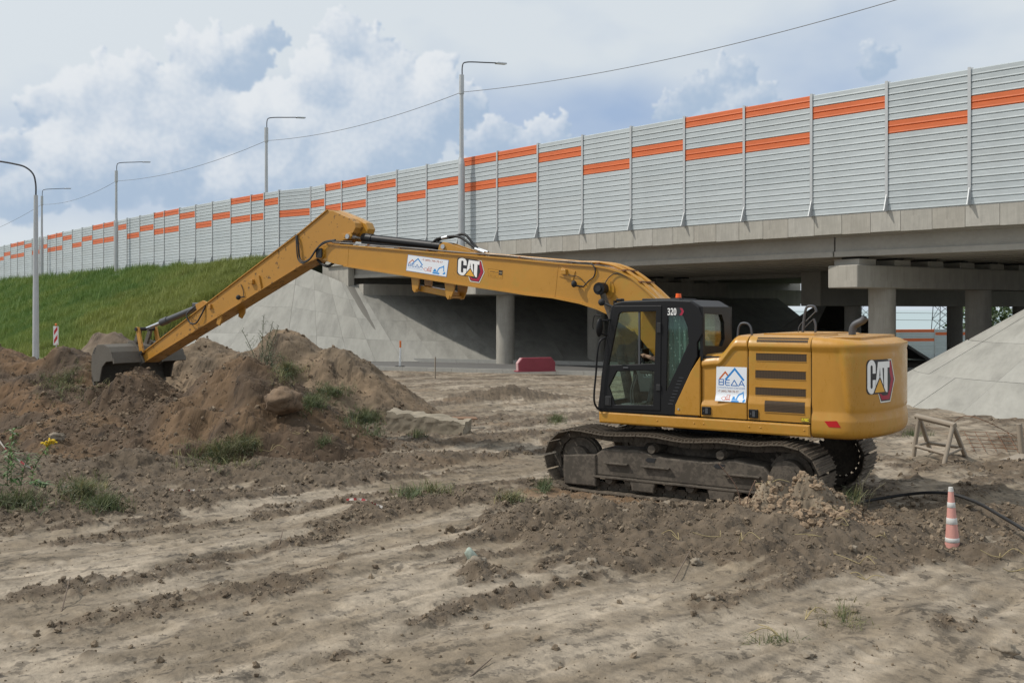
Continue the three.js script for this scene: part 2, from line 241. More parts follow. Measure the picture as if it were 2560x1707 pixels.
// heaps of dug soil: [x, z, height, slope] cones run together
const heapFns = [];
function heap(label, cones, tint, step, opts = {}) {
  const { rough = 1, mix = 0.5, seed = 0 } = opts;
  const f = (x, z) => {
    const wx = x + 0.22 * n2(x * 0.9 + seed, z * 0.9), wz = z + 0.22 * n2b(x * 0.9, z * 0.9 + seed);
    let s = 0, top = 0;
    for (const [cx, cz, H, sl] of cones) { const v = H - sl * Math.sqrt((wx - cx) ** 2 + (wz - cz) ** 2 + 0.06); if (v > -1) { s += Math.exp(v * 7); top = Math.max(top, v); } }
    const v = s > 0 ? Math.log(s) / 7 : -1; if (v < -0.4) return -0.6;
    const e = ss(-0.1, 0.3, v);
    return v + e * rough * (0.075 * n2(x * 0.9 + seed, z * 0.9) + 0.03 * n2b(x * 2.7, z * 2.7 + seed) + 0.026 * n2(x * 6.3, z * 6.3) + 0.022 * n2b(x * 12, z * 12) + 0.016 * n2(x * 23, z * 23));
  };
  let x0 = 1e9, x1 = -1e9, z0 = 1e9, z1 = -1e9;
  for (const [cx, cz, H, sl] of cones) { const r = H / sl + 0.5; x0 = Math.min(x0, cx - r); x1 = Math.max(x1, cx + r); z0 = Math.min(z0, cz - r); z1 = Math.max(z1, cz + r); }
  const nx = Math.ceil((x1 - x0) / step), nz = Math.ceil((z1 - z0) / step), pos = [], col = [], uv = [], idx = [], map = new Int32Array((nx + 1) * (nz + 1)).fill(-1);
  const hs = new Float32Array((nx + 1) * (nz + 1)); for (let b = 0, i = 0; b <= nz; b++) for (let a = 0; a <= nx; a++, i++) { const x = x0 + a * step, z = z0 + b * step; hs[i] = f(x, z) - Math.max(0, 0); }
  const vert = (a, b) => { const i = b * (nx + 1) + a; if (map[i] < 0) { map[i] = pos.length / 3; const x = x0 + a * step, z = z0 + b * step, n = 0.5 + 0.5 * n2(x * 0.55 + seed, z * 0.55), fl = 0.92 + 0.14 * n2b(x * 2.5, z * 2.5) + 0.1 * n2(x * 9, z * 9); pos.push(x, hs[i] - 0.04, z); uv.push(x, z + hs[i]); for (let k = 0; k < 3; k++) col.push(lerp(tint[0][k], tint[1][k], ss(0.5 - mix * 0.4, 0.5 + mix * 0.4, n)) * fl); } return map[i]; };
  for (let b = 0; b < nz; b++) for (let a = 0; a < nx; a++) { const i = b * (nx + 1) + a; if (Math.max(hs[i], hs[i + 1], hs[i + nx + 1], hs[i + nx + 2]) < -0.2) continue; const p = vert(a, b), q = vert(a + 1, b), r = vert(a, b + 1), t = vert(a + 1, b + 1); idx.push(p, r, q, q, r, t); }
  const g = new THREE.BufferGeometry(); g.setAttribute('position', new THREE.Float32BufferAttribute(pos, 3)); g.setAttribute('color', new THREE.Float32BufferAttribute(col, 3)); g.setAttribute('uv', new THREE.Float32BufferAttribute(uv, 2)); g.setIndex(idx); g.computeVertexNormals();
  heapFns.push(f);
  return single('dirt_mound', g, soil, label, 'dirt mound', 'mounds of dug soil on the site');
}
const surfaceAt = (x, z) => { let h = groundAt(x, z); for (const f of heapFns) h = Math.max(h, f(x, z) - 0.04); return h; };
const TAN = [[0.265, 0.19, 0.122], [0.2, 0.148, 0.098]], BROWN = [[0.115, 0.077, 0.048], [0.17, 0.108, 0.06]], DARK = [[0.115, 0.08, 0.053], [0.2, 0.122, 0.066]], GREY = [[0.24, 0.185, 0.13], [0.2, 0.15, 0.108]];
heap('broad tan dirt mound in front of the concrete slope, with the feathery weed before it', [[-6.4, -28, 2.5, 0.68], [-4.7, -27.4, 2.0, 0.74], [-8.8, -28.5, 2.2, 0.6], [-11, -29.5, 1.9, 0.6], [-5.6, -26.6, 1.6, 0.6], [-3.9, -26.6, 0.9, 0.5]], TAN, 0.07, { seed: 3 });
heap('dark brown dirt mound under the bucket, with the round boulder on its flank', [[-5.55, -21, 2.02, 0.72], [-8.6, -22.9, 1.6, 0.75], [-8.95, -23.75, 1.75, 0.9], [-7.2, -21.8, 1.12, 0.45], [-4.5, -20.3, 1.15, 0.55], [-9.4, -21.2, 0.62, 0.25], [-6.5, -19.9, 0.72, 0.4], [-8.3, -19.9, 0.4, 0.25]], BROWN, 0.06, { seed: 9, rough: 1.25 });
heap('dark dug bank of soil with the red and white marker plate standing behind it', [[-14.5, -27.4, 2.1, 0.5], [-12.1, -27.2, 1.98, 0.6], [-17.5, -27, 2.1, 0.45], [-11.2, -25.2, 1.1, 0.4], [-15.5, -24.5, 0.9, 0.5]], DARK, 0.08, { seed: 21, rough: 1.3 });
heap('small grey dirt mound behind the bucket at the foot of the grass slope', [[-13.3, -33, 2.35, 0.72], [-11.9, -33.2, 1.8, 0.7]], GREY, 0.09, { seed: 33 });
heap('low pale pile of lumpy soil against the rear end of the digger track', [[3.74, -12.62, 1.06, 1.2], [3.3, -12.5, 0.72, 1.0], [4.1, -12.5, 0.7, 1.1], [3.6, -12.2, 0.6, 0.9]], [[0.33, 0.265, 0.19], [0.25, 0.2, 0.145]], 0.025, { seed: 41, rough: 1.5 });

// ---------------------------------------------------------------- road, kerbs
const RD = { d: V(0.934, 0, 0.356), n: V(0.356, 0, -0.934) };       // the road under the bridge: along d (to the right and nearer), n points away
const roadP = (along, D, y) => V(RD.d.x * along + RD.n.x * D, y, RD.d.z * along + RD.n.z * D);
const slab = (p, dir, len, w, y0, y1) => { const g = new THREE.BoxGeometry(len, y1 - y0, w); g.rotateY(-Math.atan2(dir.z, dir.x)); return g.translate(p.x, (y0 + y1) / 2, p.z); };
setting('road', uvBox(slab(roadP(2, 50.0, 0), RD.d, 90, 7.3, -0.32, -0.236), 0.25), asphalt);
{
  const near = thing('kerb', 'pale concrete kerb along the sandy side of the road under the bridge', 'kerb');
  for (let k = 0; k < 44; k++) part(near, 'kerb_stone', uvBox(slab(roadP(-30 + k * 1.4, 46.28, 0), RD.d, 1.385, 0.16, -0.5, -0.1), 0.5, k * 0.37), kerbMat);
  const far = thing('kerb', 'grey concrete kerb at the foot of the sloped concrete under the bridge', 'kerb');
  for (let k = 0; k < 36; k++) part(far, 'kerb_stone', uvBox(slab(roadP(-26 + k * 1.4, 53.6, 0), RD.d, 1.385, 0.18, -0.5, -0.02), 0.5, k * 0.37), kerbMat);
}

// ---------------------------------------------------------------- noise barriers
const DECK = 6.55;
const wallL = [[-69.6, -134.5], [-66.90, -131.06], [-64.48, -127.99], [-62.13, -125.01], [-59.81, -122.08], [-57.42, -119.07], [-55.15, -116.22], [-52.94, -113.45], [-50.64, -110.58], [-49.02, -108.58], [-46.72, -105.74], [-44.50, -103.01], [-42.24, -100.24], [-40.02, -97.54], [-38.01, -95.13], [-35.74, -92.41], [-33.61, -89.89], [-31.38, -87.27], [-29.86, -85.49], [-27.74, -83.05], [-25.64, -80.67], [-23.58, -78.36], [-21.47, -76.04], [-19.32, -73.72], [-18.00, -72.33], [-16.57, -70.84]];
const wallR = [[-16.57, -70.84], [-13.94, -68.96], [-12.63, -67.39], [-11.22, -65.71], [-9.22, -63.34], [-7.01, -60.73], [-4.98, -58.35], [-2.92, -55.95], [-0.77, -53.47], [1.35, -51.05], [3.47, -48.65], [5.56, -46.31], [7.65, -44.01], [9.76, -41.73], [11.90, -39.46], [14.05, -37.25], [16.17, -35.12], [18.3, -33.0], [20.4, -30.9], [22.5, -28.8], [24.6, -26.7], [26.7, -24.6], [28.8, -22.5]];
const PATTERN = [[0, 3], [0, 3], [1], [3], [2]];
const panelGeo = (() => { // one metre of a 0.48 m panel with two clapboard ribs, facing +z
  const h = 0.48, r = h / 2, o = [[0, 0]]; const face = [];
  for (let k = 0; k < 2; k++) { const y = k * r; face.push([0.0, y + 0.004], [0.034, y + 0.02], [0.038, y + 0.034], [0.03, y + 0.07], [0.028, y + r - 0.03], [0.0, y + r - 0.004]); }
  const pts = [[-0.06, 0.004], ...face, [-0.06, h - 0.004]];
  const g = new THREE.ExtrudeGeometry(shapeOf(pts), { depth: 1, bevelEnabled: false }); g.rotateY(-Math.PI / 2); g.translate(0.5, 0, 0); // x along, z out
  return uvBox(g, 0.7);
})();
function barrier(points, label, start, height, base, panelsTo = 300, mats = [barrierGreys, barrierOrange]) {
  const o = thing('noise_barrier', label, 'noise barrier'), rows = 10, ph = height / rows, post = join([box(-0.055, 0.055, 0, height + 0.06, 0.05, 0.07), box(-0.006, 0.006, 0, height + 0.06, -0.08, 0.05), box(-0.08, 0.08, 0, height + 0.06, -0.1, -0.08), ext([[0.075, 0], [0.3, 0], [0.075, 0.62]], -0.02, 0.02).rotateY(-Math.PI / 2)]);
  points.forEach((p, i) => {
    const a = points[Math.max(i - 1, 0)], b = points[Math.min(i + 1, points.length - 1)], q = part(o, 'post', post, galv); q.position.set(p[0], base, p[1]); q.rotation.y = Math.atan2(-(b[1] - a[1]), b[0] - a[0]);
    if (i === points.length - 1) return;
    const n = points[i + 1], dx = n[0] - p[0], dz = n[1] - p[1], len = Math.hypot(dx, dz), turn = Math.atan2(-dz, dx), lit = PATTERN[(((i + start) % 5) + 5) % 5];
    for (let r = 0; r < rows; r++) { const m = part(o, 'panel', panelGeo, lit.includes(rows - 1 - r) ? mats[1] : mats[0][(i * 7 + r * 5 + ((i * r) >> 1)) % 4]); m.scale.set(len - 0.05, ph / 0.48, 1); m.position.set((p[0] + n[0]) / 2, base + r * ph, (p[1] + n[1]) / 2); m.rotation.y = turn; }
  });
  return o;
}
barrier(wallL, 'long grey noise barrier with orange panels along the top of the grass slope', 3, 4.8, DECK);
barrier(wallR, 'grey noise barrier with orange panels standing on the bridge edge', 3, 4.8, DECK);

// ---------------------------------------------------------------- bridge
const run = (() => { const pts = wallR.slice(2), cum = [0]; for (let i = 1; i < pts.length; i++) cum.push(cum[i - 1] + Math.hypot(pts[i][0] - pts[i - 1][0], pts[i][1] - pts[i - 1][1])); return { len: cum[cum.length - 1], at(s) { let i = 1; while (i < cum.length - 1 && cum[i] < s) i++; const t = (s - cum[i - 1]) / (cum[i] - cum[i - 1]), p = pts[i - 1], q = pts[i], d = V(q[0] - p[0], 0, q[1] - p[1]).normalize(); return { p: V(lerp(p[0], q[0], t), 0, lerp(p[1], q[1], t)), d }; } }; })();
const inward = (d) => { const v = V(d.z, 0, -d.x); return v.z < 0 ? v : v.multiplyScalar(-1); };
const PIER = V(0.85, 0, -0.527);
const chord = (s0, s1, off, w, y0, y1) => { const a = run.at(s0), b = run.at(s1), p = a.p.clone().addScaledVector(inward(a.d), off), q = b.p.clone().addScaledVector(inward(b.d), off), d = q.clone().sub(p), len = d.length(); return slab(p.clone().add(q).multiplyScalar(0.5), d.normalize(), len, w, y0, y1); };
const bridge = thing('road_bridge', 'long concrete road bridge on round columns carrying the noise barrier', 'bridge');
{
  const step = 1.165, n = Math.floor(run.len / step);
  for (let k = 0; k < n; k++) part(bridge, 'fascia_block', uvBox(chord(k * step + 0.008, (k + 1) * step - 0.008, 0.16, 0.34, 5.79 + 0.006 * ((k * 7) % 5 - 2), DECK - 0.005), 0.8, k * 0.31, k * 0.17), concFascia[(k * 5 + (k >> 2)) % 4]);
  part(bridge, 'wall_base', uvBox(chord(0, run.len, 0.9, 1.2, DECK - 0.55, DECK - 0.02), 0.4), concBeam);
  const full = [...Array(13)].map((_, k) => run.at(k / 12 * run.len)), W0 = 0.36, W1 = 16.15;
  const near = full.map((e) => e.p.clone().addScaledVector(inward(e.d), W0)), far = full.map((e) => e.p.clone().addScaledVector(inward(e.d), W1));
  const s = new THREE.Shape([...near, ...far.reverse()].map((p) => new THREE.Vector2(p.x, -p.z)));
  part(bridge, 'deck', uvBox(new THREE.ExtrudeGeometry(s, { depth: 0.3, bevelEnabled: false }).rotateX(-Math.PI / 2).translate(0, 5.74, 0), 0.3), concBeam);
  const colGeo = uvBox(new THREE.CylinderGeometry(0.53, 0.53, 4.6, 40), 0.6);
  const pierAt = (x, z) => {
    const c = V(x, 0, z), turn = Math.atan2(-PIER.z, PIER.x), end = c.clone().addScaledVector(PIER, -2.4), capLen = 19.2, mid = end.clone().addScaledVector(PIER, capLen / 2);
    const cap = part(bridge, 'pier_cap', uvBox(rbox(-capLen / 2, capLen / 2, 3.72, 4.62, -0.72, 0.72, 0.05), 0.5, x * 0.3), concPier); cap.position.set(mid.x, 0, mid.z); cap.rotation.y = turn;
    for (let k = 0; k < 3; k++) { const q = c.clone().addScaledVector(PIER, k * 6.5), m = part(bridge, 'column', colGeo, concPier); m.position.set(q.x, 1.42, q.z); m.rotation.y = k * 1.3; }
    for (let k = 0; k < 9; k++) { const q = end.clone().addScaledVector(PIER, 0.75 + k * 2.15), b = part(bridge, 'bearing_block', box(-0.5, 0.5, 4.6, 4.86, -0.6, 0.6), concBeam); b.position.set(q.x, 0, q.z); b.rotation.y = turn; part(b, 'bearing_pad', box(-0.2, 0.2, 4.86, 4.95, -0.5, 0.5), rubber); }
    return { c, end };
  };
  pierAt(-0.38, -57.5); pierAt(15.07, -40.5);
  const cuts = [0.4, 14.6, 37.6, run.len - 3];
  for (let b = 0; b < 9; b++) for (let k = 0; k < 3; k++) {
    const off = 0.95 + b * 1.75, s0 = cuts[k] + 0.03 + off * 0.18, s1 = cuts[k + 1] - 0.03 + off * 0.18;
    const web = part(bridge, 'girder', [uvBox(chord(s0, s1, off, 0.46, 5.16, 5.745), 0.5, b), uvBox(chord(s0, s1, off - 0.02, 0.62, 4.95, 5.16), 0.5, b + 3)], concBeam);
    if (!b) tag(web, 'edge girder with a pale lower lip');
  }
  // abutment: breast wall and wing wall on the concrete slope
  const A = V(-10.4, 0, -66.2), turn = Math.atan2(-PIER.z, PIER.x);
  const breast = part(bridge, 'abutment', uvBox(box(-0.2, 44, 3.2, 5.7, -0.5, 0.4), 0.4), concBeam); breast.position.copy(A); breast.rotation.y = turn; breast.position.x -= 1.2; breast.position.z -= 0.6;
  const seat = part(bridge, 'abutment_seat', uvBox(box(-0.1, 44, 3.4, 4.55, 0, 1.5), 0.4), concPier); seat.position.copy(A); seat.rotation.y = turn;
  const a0 = run.at(0), a1 = run.at(2.6);
  part(bridge, 'wing_wall', uvBox(slab(V(-11.7, 0, -66.9), a1.p.clone().sub(a0.p).normalize(), 3.4, 0.45, 3.6, 6.0), 0.4), concPier);
}
{ // the second carriageway behind, lower piers
  const o = thing('road_bridge', 'second bridge in deep shade behind the first one, on a slimmer dark column', 'bridge'), turn = Math.atan2(-PIER.z, PIER.x), d = run.at(20).d, inw = inward(d);
  const mid = run.at(30).p.clone().addScaledVector(inw, 29.6);
  part(o, 'deck', uvBox(slab(mid, d, 80, 26, 5.2, 6.3), 0.3), concBeam);
  part(o, 'edge_beam', uvBox(slab(run.at(30).p.clone().addScaledVector(inw, 16.4), d, 80, 0.4, 4.75, 6.5), 0.3), concBeam);
  const cap = part(o, 'pier_cap', uvBox(rbox(-13, 9, 3.07, 5.15, -0.7, 0.7, 0.04), 0.4), concBeam); cap.position.set(27.6, 0, -62); cap.rotation.y = turn;
  for (const k of [-9.5, 0, 7]) { const c = part(o, 'column', uvBox(new THREE.CylinderGeometry(0.46, 0.46, 4.2, 28), 0.5), concBeam), p = V(27.6, 0, -62).addScaledVector(PIER, k); c.position.set(p.x, 1.0, p.z); }
}

// ---------------------------------------------------------------- concrete slopes made of slabs
function slabSlope(o, T, B, us, vs, paints = slabs, inset = 0.005) {
  const at2 = (P, u) => { const k = clamp(Math.floor(u), 0, P.length - 2), t = u - k; return V(...P[k]).lerp(V(...P[k + 1]), t); };
  const S = (u, v) => at2(T, u).lerp(at2(B, u), v);
  const nrm = (u, v) => { const e = 1e-3, a = S(Math.min(u + e, T.length - 1), v).sub(S(Math.max(u - e, 0), v)), b = S(u, Math.min(v + e, 1)).sub(S(u, Math.max(v - e, 0))), n = b.cross(a).normalize(); return n.y < 0 ? n.negate() : n; };
  const bed = [], bi = [], N = 60, M = 6;
  for (let i = 0; i <= N; i++) for (let j = 0; j <= M; j++) { const u = us[0] + (us[us.length - 1] - us[0]) * i / N, p = S(u, j / M); bed.push(p.x, p.y - 0.03, p.z); }
  for (let i = 0; i < N; i++) for (let j = 0; j < M; j++) { const a = i * (M + 1) + j; bi.push(a, a + 1, a + M + 1, a + 1, a + M + 2, a + M + 1); }
  const g = new THREE.BufferGeometry(); g.setAttribute('position', new THREE.Float32BufferAttribute(bed, 3)); g.setIndex(bi); g.computeVertexNormals(); g.setAttribute('uv', new THREE.Float32BufferAttribute(new Float32Array(bed.length / 3 * 2), 2)); part(o, 'bed', g, jointMat);
  let c = 0;
  for (let i = 0; i < us.length - 1; i++) for (let j = 0; j < vs.length - 1; j++, c++) {
    const um = (us[i] + us[i + 1]) / 2, vm = (vs[j] + vs[j + 1]) / 2, lu = S(us[i], vm).distanceTo(S(us[i + 1], vm)), lv = S(um, vs[j]).distanceTo(S(um, vs[j + 1]));
    const du = inset / lu * (us[i + 1] - us[i]), dv = inset / lv * (vs[j + 1] - vs[j]), nu = Math.max(1, Math.ceil(lu / 1.6)), pos = [], uv = [], idx = [], up = 0.03 + 0.014 * (((c * 13) % 7) / 7);
    for (let k = 0; k <= nu; k++) for (const [vv, h] of [[vs[j] + dv, -0.05], [vs[j] + dv, up], [vs[j + 1] - dv, up], [vs[j + 1] - dv, -0.05]]) { const u = lerp(us[i] + du, us[i + 1] - du, k / nu), p = S(u, vv).addScaledVector(nrm(u, vv), h); pos.push(p.x, p.y, p.z); uv.push(p.x * 0.3 + c * 0.37, (p.z + p.y) * 0.3 + c * 0.21); }
    for (let k = 0; k < nu; k++) for (let e = 0; e < 3; e++) { const a = k * 4 + e; idx.push(a, a + 4, a + 1, a + 1, a + 4, a + 5); }
    idx.push(0, 1, 2, 0, 2, 3); const z = nu * 4; idx.push(z, z + 2, z + 1, z, z + 3, z + 2);
    let h = new THREE.BufferGeometry(); h.setAttribute('position', new THREE.Float32BufferAttribute(pos, 3)); h.setAttribute('uv', new THREE.Float32BufferAttribute(uv, 2)); h.setIndex(idx); h = h.toNonIndexed(); h.computeVertexNormals();
    part(o, 'slab', h, paints[(c * 5 + (c >> 1)) % 3]);
  }
}
const slopeT = [[-18.9, 6.35, -72.2], [-14.7, 6.0, -68.4], [-10.6, 4.42, -65.4], [-5.4, 4.15, -68.7], [5, 4.1, -75], [27, 4.1, -88.5]], slopeB = [[-24.3, -0.25, -57.6], [-13.5, -0.25, -59], [-7, -0.25, -59.3], [-0.5, -0.25, -59.6], [5.7, -0.25, -60.5], [29, -0.25, -76]];
slabSlope(thing('concrete_slope', 'grey slabbed concrete slope fanning out beneath the left end of the bridge', 'concrete slope'), slopeT, slopeB, [0, 0.33, 0.66, 1, 1.3, 1.58, 1.83, 2.08, 2.38, 2.7, 3, 3.3, 3.6, 4, 4.4, 4.8], [0, 0.24, 0.48, 0.74, 1]);
const coneRing = (cx, cz, R, y, a0, a1, n) => [...Array(n + 1)].map((_, k) => { const a = lerp(a0, a1, k / n); return [cx + R * Math.cos(a), y, cz - R * Math.sin(a)]; });
slabSlope(thing('concrete_slope', 'pale slabbed concrete slope rising to the right beside the wooden sawhorse', 'concrete slope'), coneRing(20.6, -31, 0.6, 5.0, Math.PI * 0.55, Math.PI * 1.6, 24), coneRing(20.6, -31, 9, -0.12, Math.PI * 0.55, Math.PI * 1.6, 24), [0, 2, 4, 6, 8, 10, 11.6, 13.2, 14.8, 16.4, 18, 20, 22, 24], [0, 0.22, 0.42, 0.62, 0.82, 1]);
slabSlope(thing('concrete_slope', 'shaded concrete slope seen through the bridge above the engine hood', 'concrete slope'), coneRing(20.2, -63, 0.5, 3.4, -0.6, Math.PI * 1.3, 20), coneRing(20.2, -63, 6.0, -0.28, -0.6, Math.PI * 1.3, 20), [0, 4, 8, 12, 16, 20], [0, 0.5, 1]);

// ---------------------------------------------------------------- grass embankment
const grassT = [[-16.2, 6.42, -69.9], [-19.2, 6.4, -72.9], [-25.9, 6.4, -80.2], [-31.7, 6.4, -86.9], [-40.4, 6.4, -97], [-55.6, 6.4, -115.8], [-70, 6.4, -134], [-110, 6.4, -186]], grassB = [[-22.5, -0.3, -57.8], [-24.6, -0.3, -57.4], [-34, -0.3, -68], [-43, -0.4, -78], [-55, -0.6, -92], [-75, -1, -113], [-95, -1.5, -136], [-140, -2, -190]];
const grassS = (u, v) => { const k = clamp(Math.floor(u), 0, grassT.length - 2), t = u - k; return V(...grassT[k]).lerp(V(...grassT[k + 1]), t).lerp(V(...grassB[k]).lerp(V(...grassB[k + 1]), t), v); };
{
  const N = 140, M = 40, pos = [], col = [], uv = [], idx = [];
  for (let i = 0; i <= N; i++) for (let j = 0; j <= M; j++) { const p = grassS(0.25 + (grassT.length - 1.26) * i / N, j / M); p.y += 0.08 * n2(p.x * 0.4, p.z * 0.4) + 0.05 * n2(p.x * 1.3, p.z * 1.3) - 0.02; pos.push(p.x, p.y, p.z); const k = 0.5 + 0.5 * n2(p.x * 0.3, p.z * 0.3); col.push(lerp(0.13, 0.2, k), lerp(0.19, 0.235, k), lerp(0.045, 0.062, k)); uv.push(p.x, p.z); }
  for (let i = 0; i < N; i++) for (let j = 0; j < M; j++) { const a = i * (M + 1) + j; idx.push(a, a + M + 1, a + 1, a + 1, a + M + 1, a + M + 2); }
  const g = new THREE.BufferGeometry(); g.setAttribute('position', new THREE.Float32BufferAttribute(pos, 3)); g.setAttribute('color', new THREE.Float32BufferAttribute(col, 3)); g.setAttribute('uv', new THREE.Float32BufferAttribute(uv, 2)); g.setIndex(idx); g.computeVertexNormals();
  setting('embankment', g, soil);
  // shoulder of the road behind the barrier, so that the bank has a top
  const top = [], ti = []; for (let i = 0; i <= 40; i++) { const p = grassS(0.02 + (grassT.length - 1.03) * i / 40, 0); top.push(p.x - 0.1, p.y - 0.03, p.z + 0.1, p.x + 14, p.y - 0.2, p.z - 10); } for (let i = 0; i < 40; i++) { const a = i * 2; ti.push(a, a + 2, a + 1, a + 1, a + 2, a + 3); }
  const h = new THREE.BufferGeometry(); h.setAttribute('position', new THREE.Float32BufferAttribute(top, 3)); h.setIndex(ti); h.computeVertexNormals(); h.setAttribute('uv', new THREE.Float32BufferAttribute(new Float32Array(top.length / 3 * 2), 2));
  setting('road_shoulder', h, asphalt);
  // concrete gutter down the grass
  for (const [u0, u1, lab] of [[3.3, 4.35, 'narrow concrete gutter running down the grass slope from a gap below the barrier'], [5.05, 5.9, 'overgrown concrete gutter far along the grass slope']]) {
    const o = thing('drain_gutter', lab, 'gutter'); for (let k = 0; k < 16; k++) { const a = grassS(lerp(u0, u1, k / 16), k / 16), b = grassS(lerp(u0, u1, (k + 0.97) / 16), (k + 0.97) / 16), d = b.clone().sub(a), g2 = new THREE.BoxGeometry(d.length(), 0.12, 0.42); const m = part(o, 'gutter_section', g2, kerbMat); m.position.copy(a).add(b).multiplyScalar(0.5); m.position.y += 0.05; m.quaternion.setFromUnitVectors(V(1, 0, 0), d.normalize()); }
  }
}

// ---------------------------------------------------------------- the digger: x forward, y up, z to its far side
const dig = thing('excavator', 'yellow long reach tracked excavator with black cab, digging with a wide bucket', 'excavator', [DIG.x, 0, DIG.z], Math.PI - 33.5 / 57.2958);
const canvas = (w, h, draw) => { const c = document.createElement('canvas'); c.width = w; c.height = h; draw(c.getContext('2d'), w, h); const t = new THREE.CanvasTexture(c); t.colorSpace = THREE.SRGBColorSpace; t.magFilter = THREE.LinearFilter; return t; };
const alphaOf = (w, h, draw) => { const t = canvas(w, h, (x) => { x.fillStyle = '#000'; x.fillRect(0, 0, w, h); x.fillStyle = x.strokeStyle = '#fff'; draw(x, w, h); }); t.colorSpace = THREE.NoColorSpace; return t; };
const decalMat = (map, alphaMap, rough = 0.4) => new THREE.MeshStandardMaterial({ map, alphaMap: alphaMap || null, alphaTest: alphaMap ? 0.5 : 0, transparent: false, roughness: rough });
// sticker on the near side: corners [x, y] top-left, top-right, bottom-right, bottom-left as seen from the camera, at depth z(x, y)
const sticker = (parent, name, c, z, m, n = 1) => { const pos = [], uv = [], idx = []; for (let j = 0; j <= n; j++) for (let i = 0; i <= n; i++) { const u = i / n, v = j / n, x = lerp(lerp(c[0][0], c[1][0], u), lerp(c[3][0], c[2][0], u), v), y = lerp(lerp(c[0][1], c[1][1], u), lerp(c[3][1], c[2][1], u), v); pos.push(x, y, typeof z === 'function' ? z(x, y) : z); uv.push(u, 1 - v); if (i < n && j < n) { const a = j * (n + 1) + i; idx.push(a, a + n + 1, a + 1, a + 1, a + n + 1, a + n + 2); } } const g = new THREE.BufferGeometry(); g.setAttribute('position', new THREE.Float32BufferAttribute(pos, 3)); g.setAttribute('uv', new THREE.Float32BufferAttribute(uv, 2)); g.setIndex(idx); g.computeVertexNormals(); return part(parent, name, g, m); };
const poly = (x, pts) => { x.beginPath(); pts.forEach((p, i) => (i ? x.lineTo(...p) : x.moveTo(...p))); x.closePath(); };
// emblem: three tall letters, a triangle and a red hexagon behind
const hexPts = [[150, 20], [352, 12], [400, 190], [338, 372], [215, 372], [178, 292]], hexIn = [[150, 40], [312, 40], [352, 190], [306, 318], [232, 318], [200, 280]];
const catDraw = (x) => {
  x.fillStyle = '#e8e4da'; poly(x, [[150, 8], [358, 2], [410, 190], [344, 384], [208, 384], [170, 296]]); x.fill();
  x.fillStyle = '#2b2a2d'; poly(x, hexPts); x.fill(); x.fillStyle = '#a51d3c'; poly(x, [[330, 20], [350, 24], [392, 190], [330, 360], [222, 360], [188, 292], [205, 300], [238, 322], [302, 322], [346, 190], [312, 60]]); x.fill();
  x.fillStyle = '#2b2a2d'; x.beginPath(); x.roundRect(2, 2, 330, 300, 46); x.fill();
  x.fillStyle = '#2b2a2d'; poly(x, hexIn); x.fill();
  x.fillStyle = x.strokeStyle = '#f3f2ef'; x.lineWidth = 46; x.lineCap = 'butt'; x.lineJoin = 'round';
  x.beginPath(); x.moveTo(119, 122); x.lineTo(119, 66); x.arc(79, 66, 40, 0, Math.PI, true); x.lineTo(39, 236); x.arc(79, 236, 40, Math.PI, 0, true); x.lineTo(119, 178); x.stroke();
  x.fillStyle = '#f3f2ef'; poly(x, [[172, 22], [226, 22], [250, 288], [224, 240], [196, 160], [150, 262], [146, 200]]); x.fill();
  x.fillStyle = '#2b2a2d'; poly(x, [[199, 70], [206, 148], [189, 148]]); x.fill();
  x.fillStyle = '#f3f2ef'; poly(x, [[226, 22], [330, 22], [330, 78], [302, 78], [302, 296], [254, 290], [254, 78], [230, 78]]); x.fill();
  x.fillStyle = '#2b2a2d'; poly(x, [[198, 148], [284, 300], [104, 300]]); x.fill();
  x.fillStyle = '#e2a83a'; poly(x, [[198, 172], [264, 290], [128, 290]]); x.fill();
};
const catTex = canvas(412, 388, (x, w, h) => { x.fillStyle = '#2b2a2d'; x.fillRect(0, 0, w, h); catDraw(x); });
const catAlpha = alphaOf(412, 388, (x) => { poly(x, [[150, 4], [358, 2], [410, 190], [344, 386], [208, 386], [176, 302], [150, 302]]); x.fill(); x.beginPath(); x.roundRect(1, 1, 330, 302, 48); x.fill(); });
const catMat = decalMat(catTex, catAlpha);
const firmLogo = (x, ox, oy, s) => {
  x.save(); x.translate(ox, oy); x.scale(s, s); x.lineJoin = 'miter'; x.lineCap = 'butt';
  x.strokeStyle = '#c4622f'; x.lineWidth = 12; x.beginPath(); x.moveTo(8, 62); x.lineTo(52, 10); x.lineTo(74, 36); x.stroke();
  x.strokeStyle = '#2f86cc'; x.lineWidth = 15; x.beginPath(); x.moveTo(54, 68); x.lineTo(126, -16); x.lineTo(198, 68); x.stroke();
  x.strokeStyle = '#2a68ae'; x.lineWidth = 7; x.lineJoin = 'round';
  x.strokeRect(4, 66, 36, 40); x.beginPath(); x.moveTo(4, 86); x.lineTo(40, 86); x.stroke();
  x.beginPath(); x.moveTo(88, 68); x.lineTo(62, 68); x.lineTo(54, 78); x.lineTo(54, 98); x.lineTo(62, 108); x.lineTo(90, 108); x.moveTo(54, 88); x.lineTo(88, 88); x.stroke();
  x.beginPath(); x.moveTo(100, 108); x.lineTo(124, 68); x.lineTo(150, 108); x.closePath(); x.stroke();
  x.beginPath(); x.moveTo(158, 112); x.lineTo(180, 70); x.lineTo(204, 112); x.moveTo(166, 98); x.lineTo(196, 98); x.stroke();
  x.restore();
};
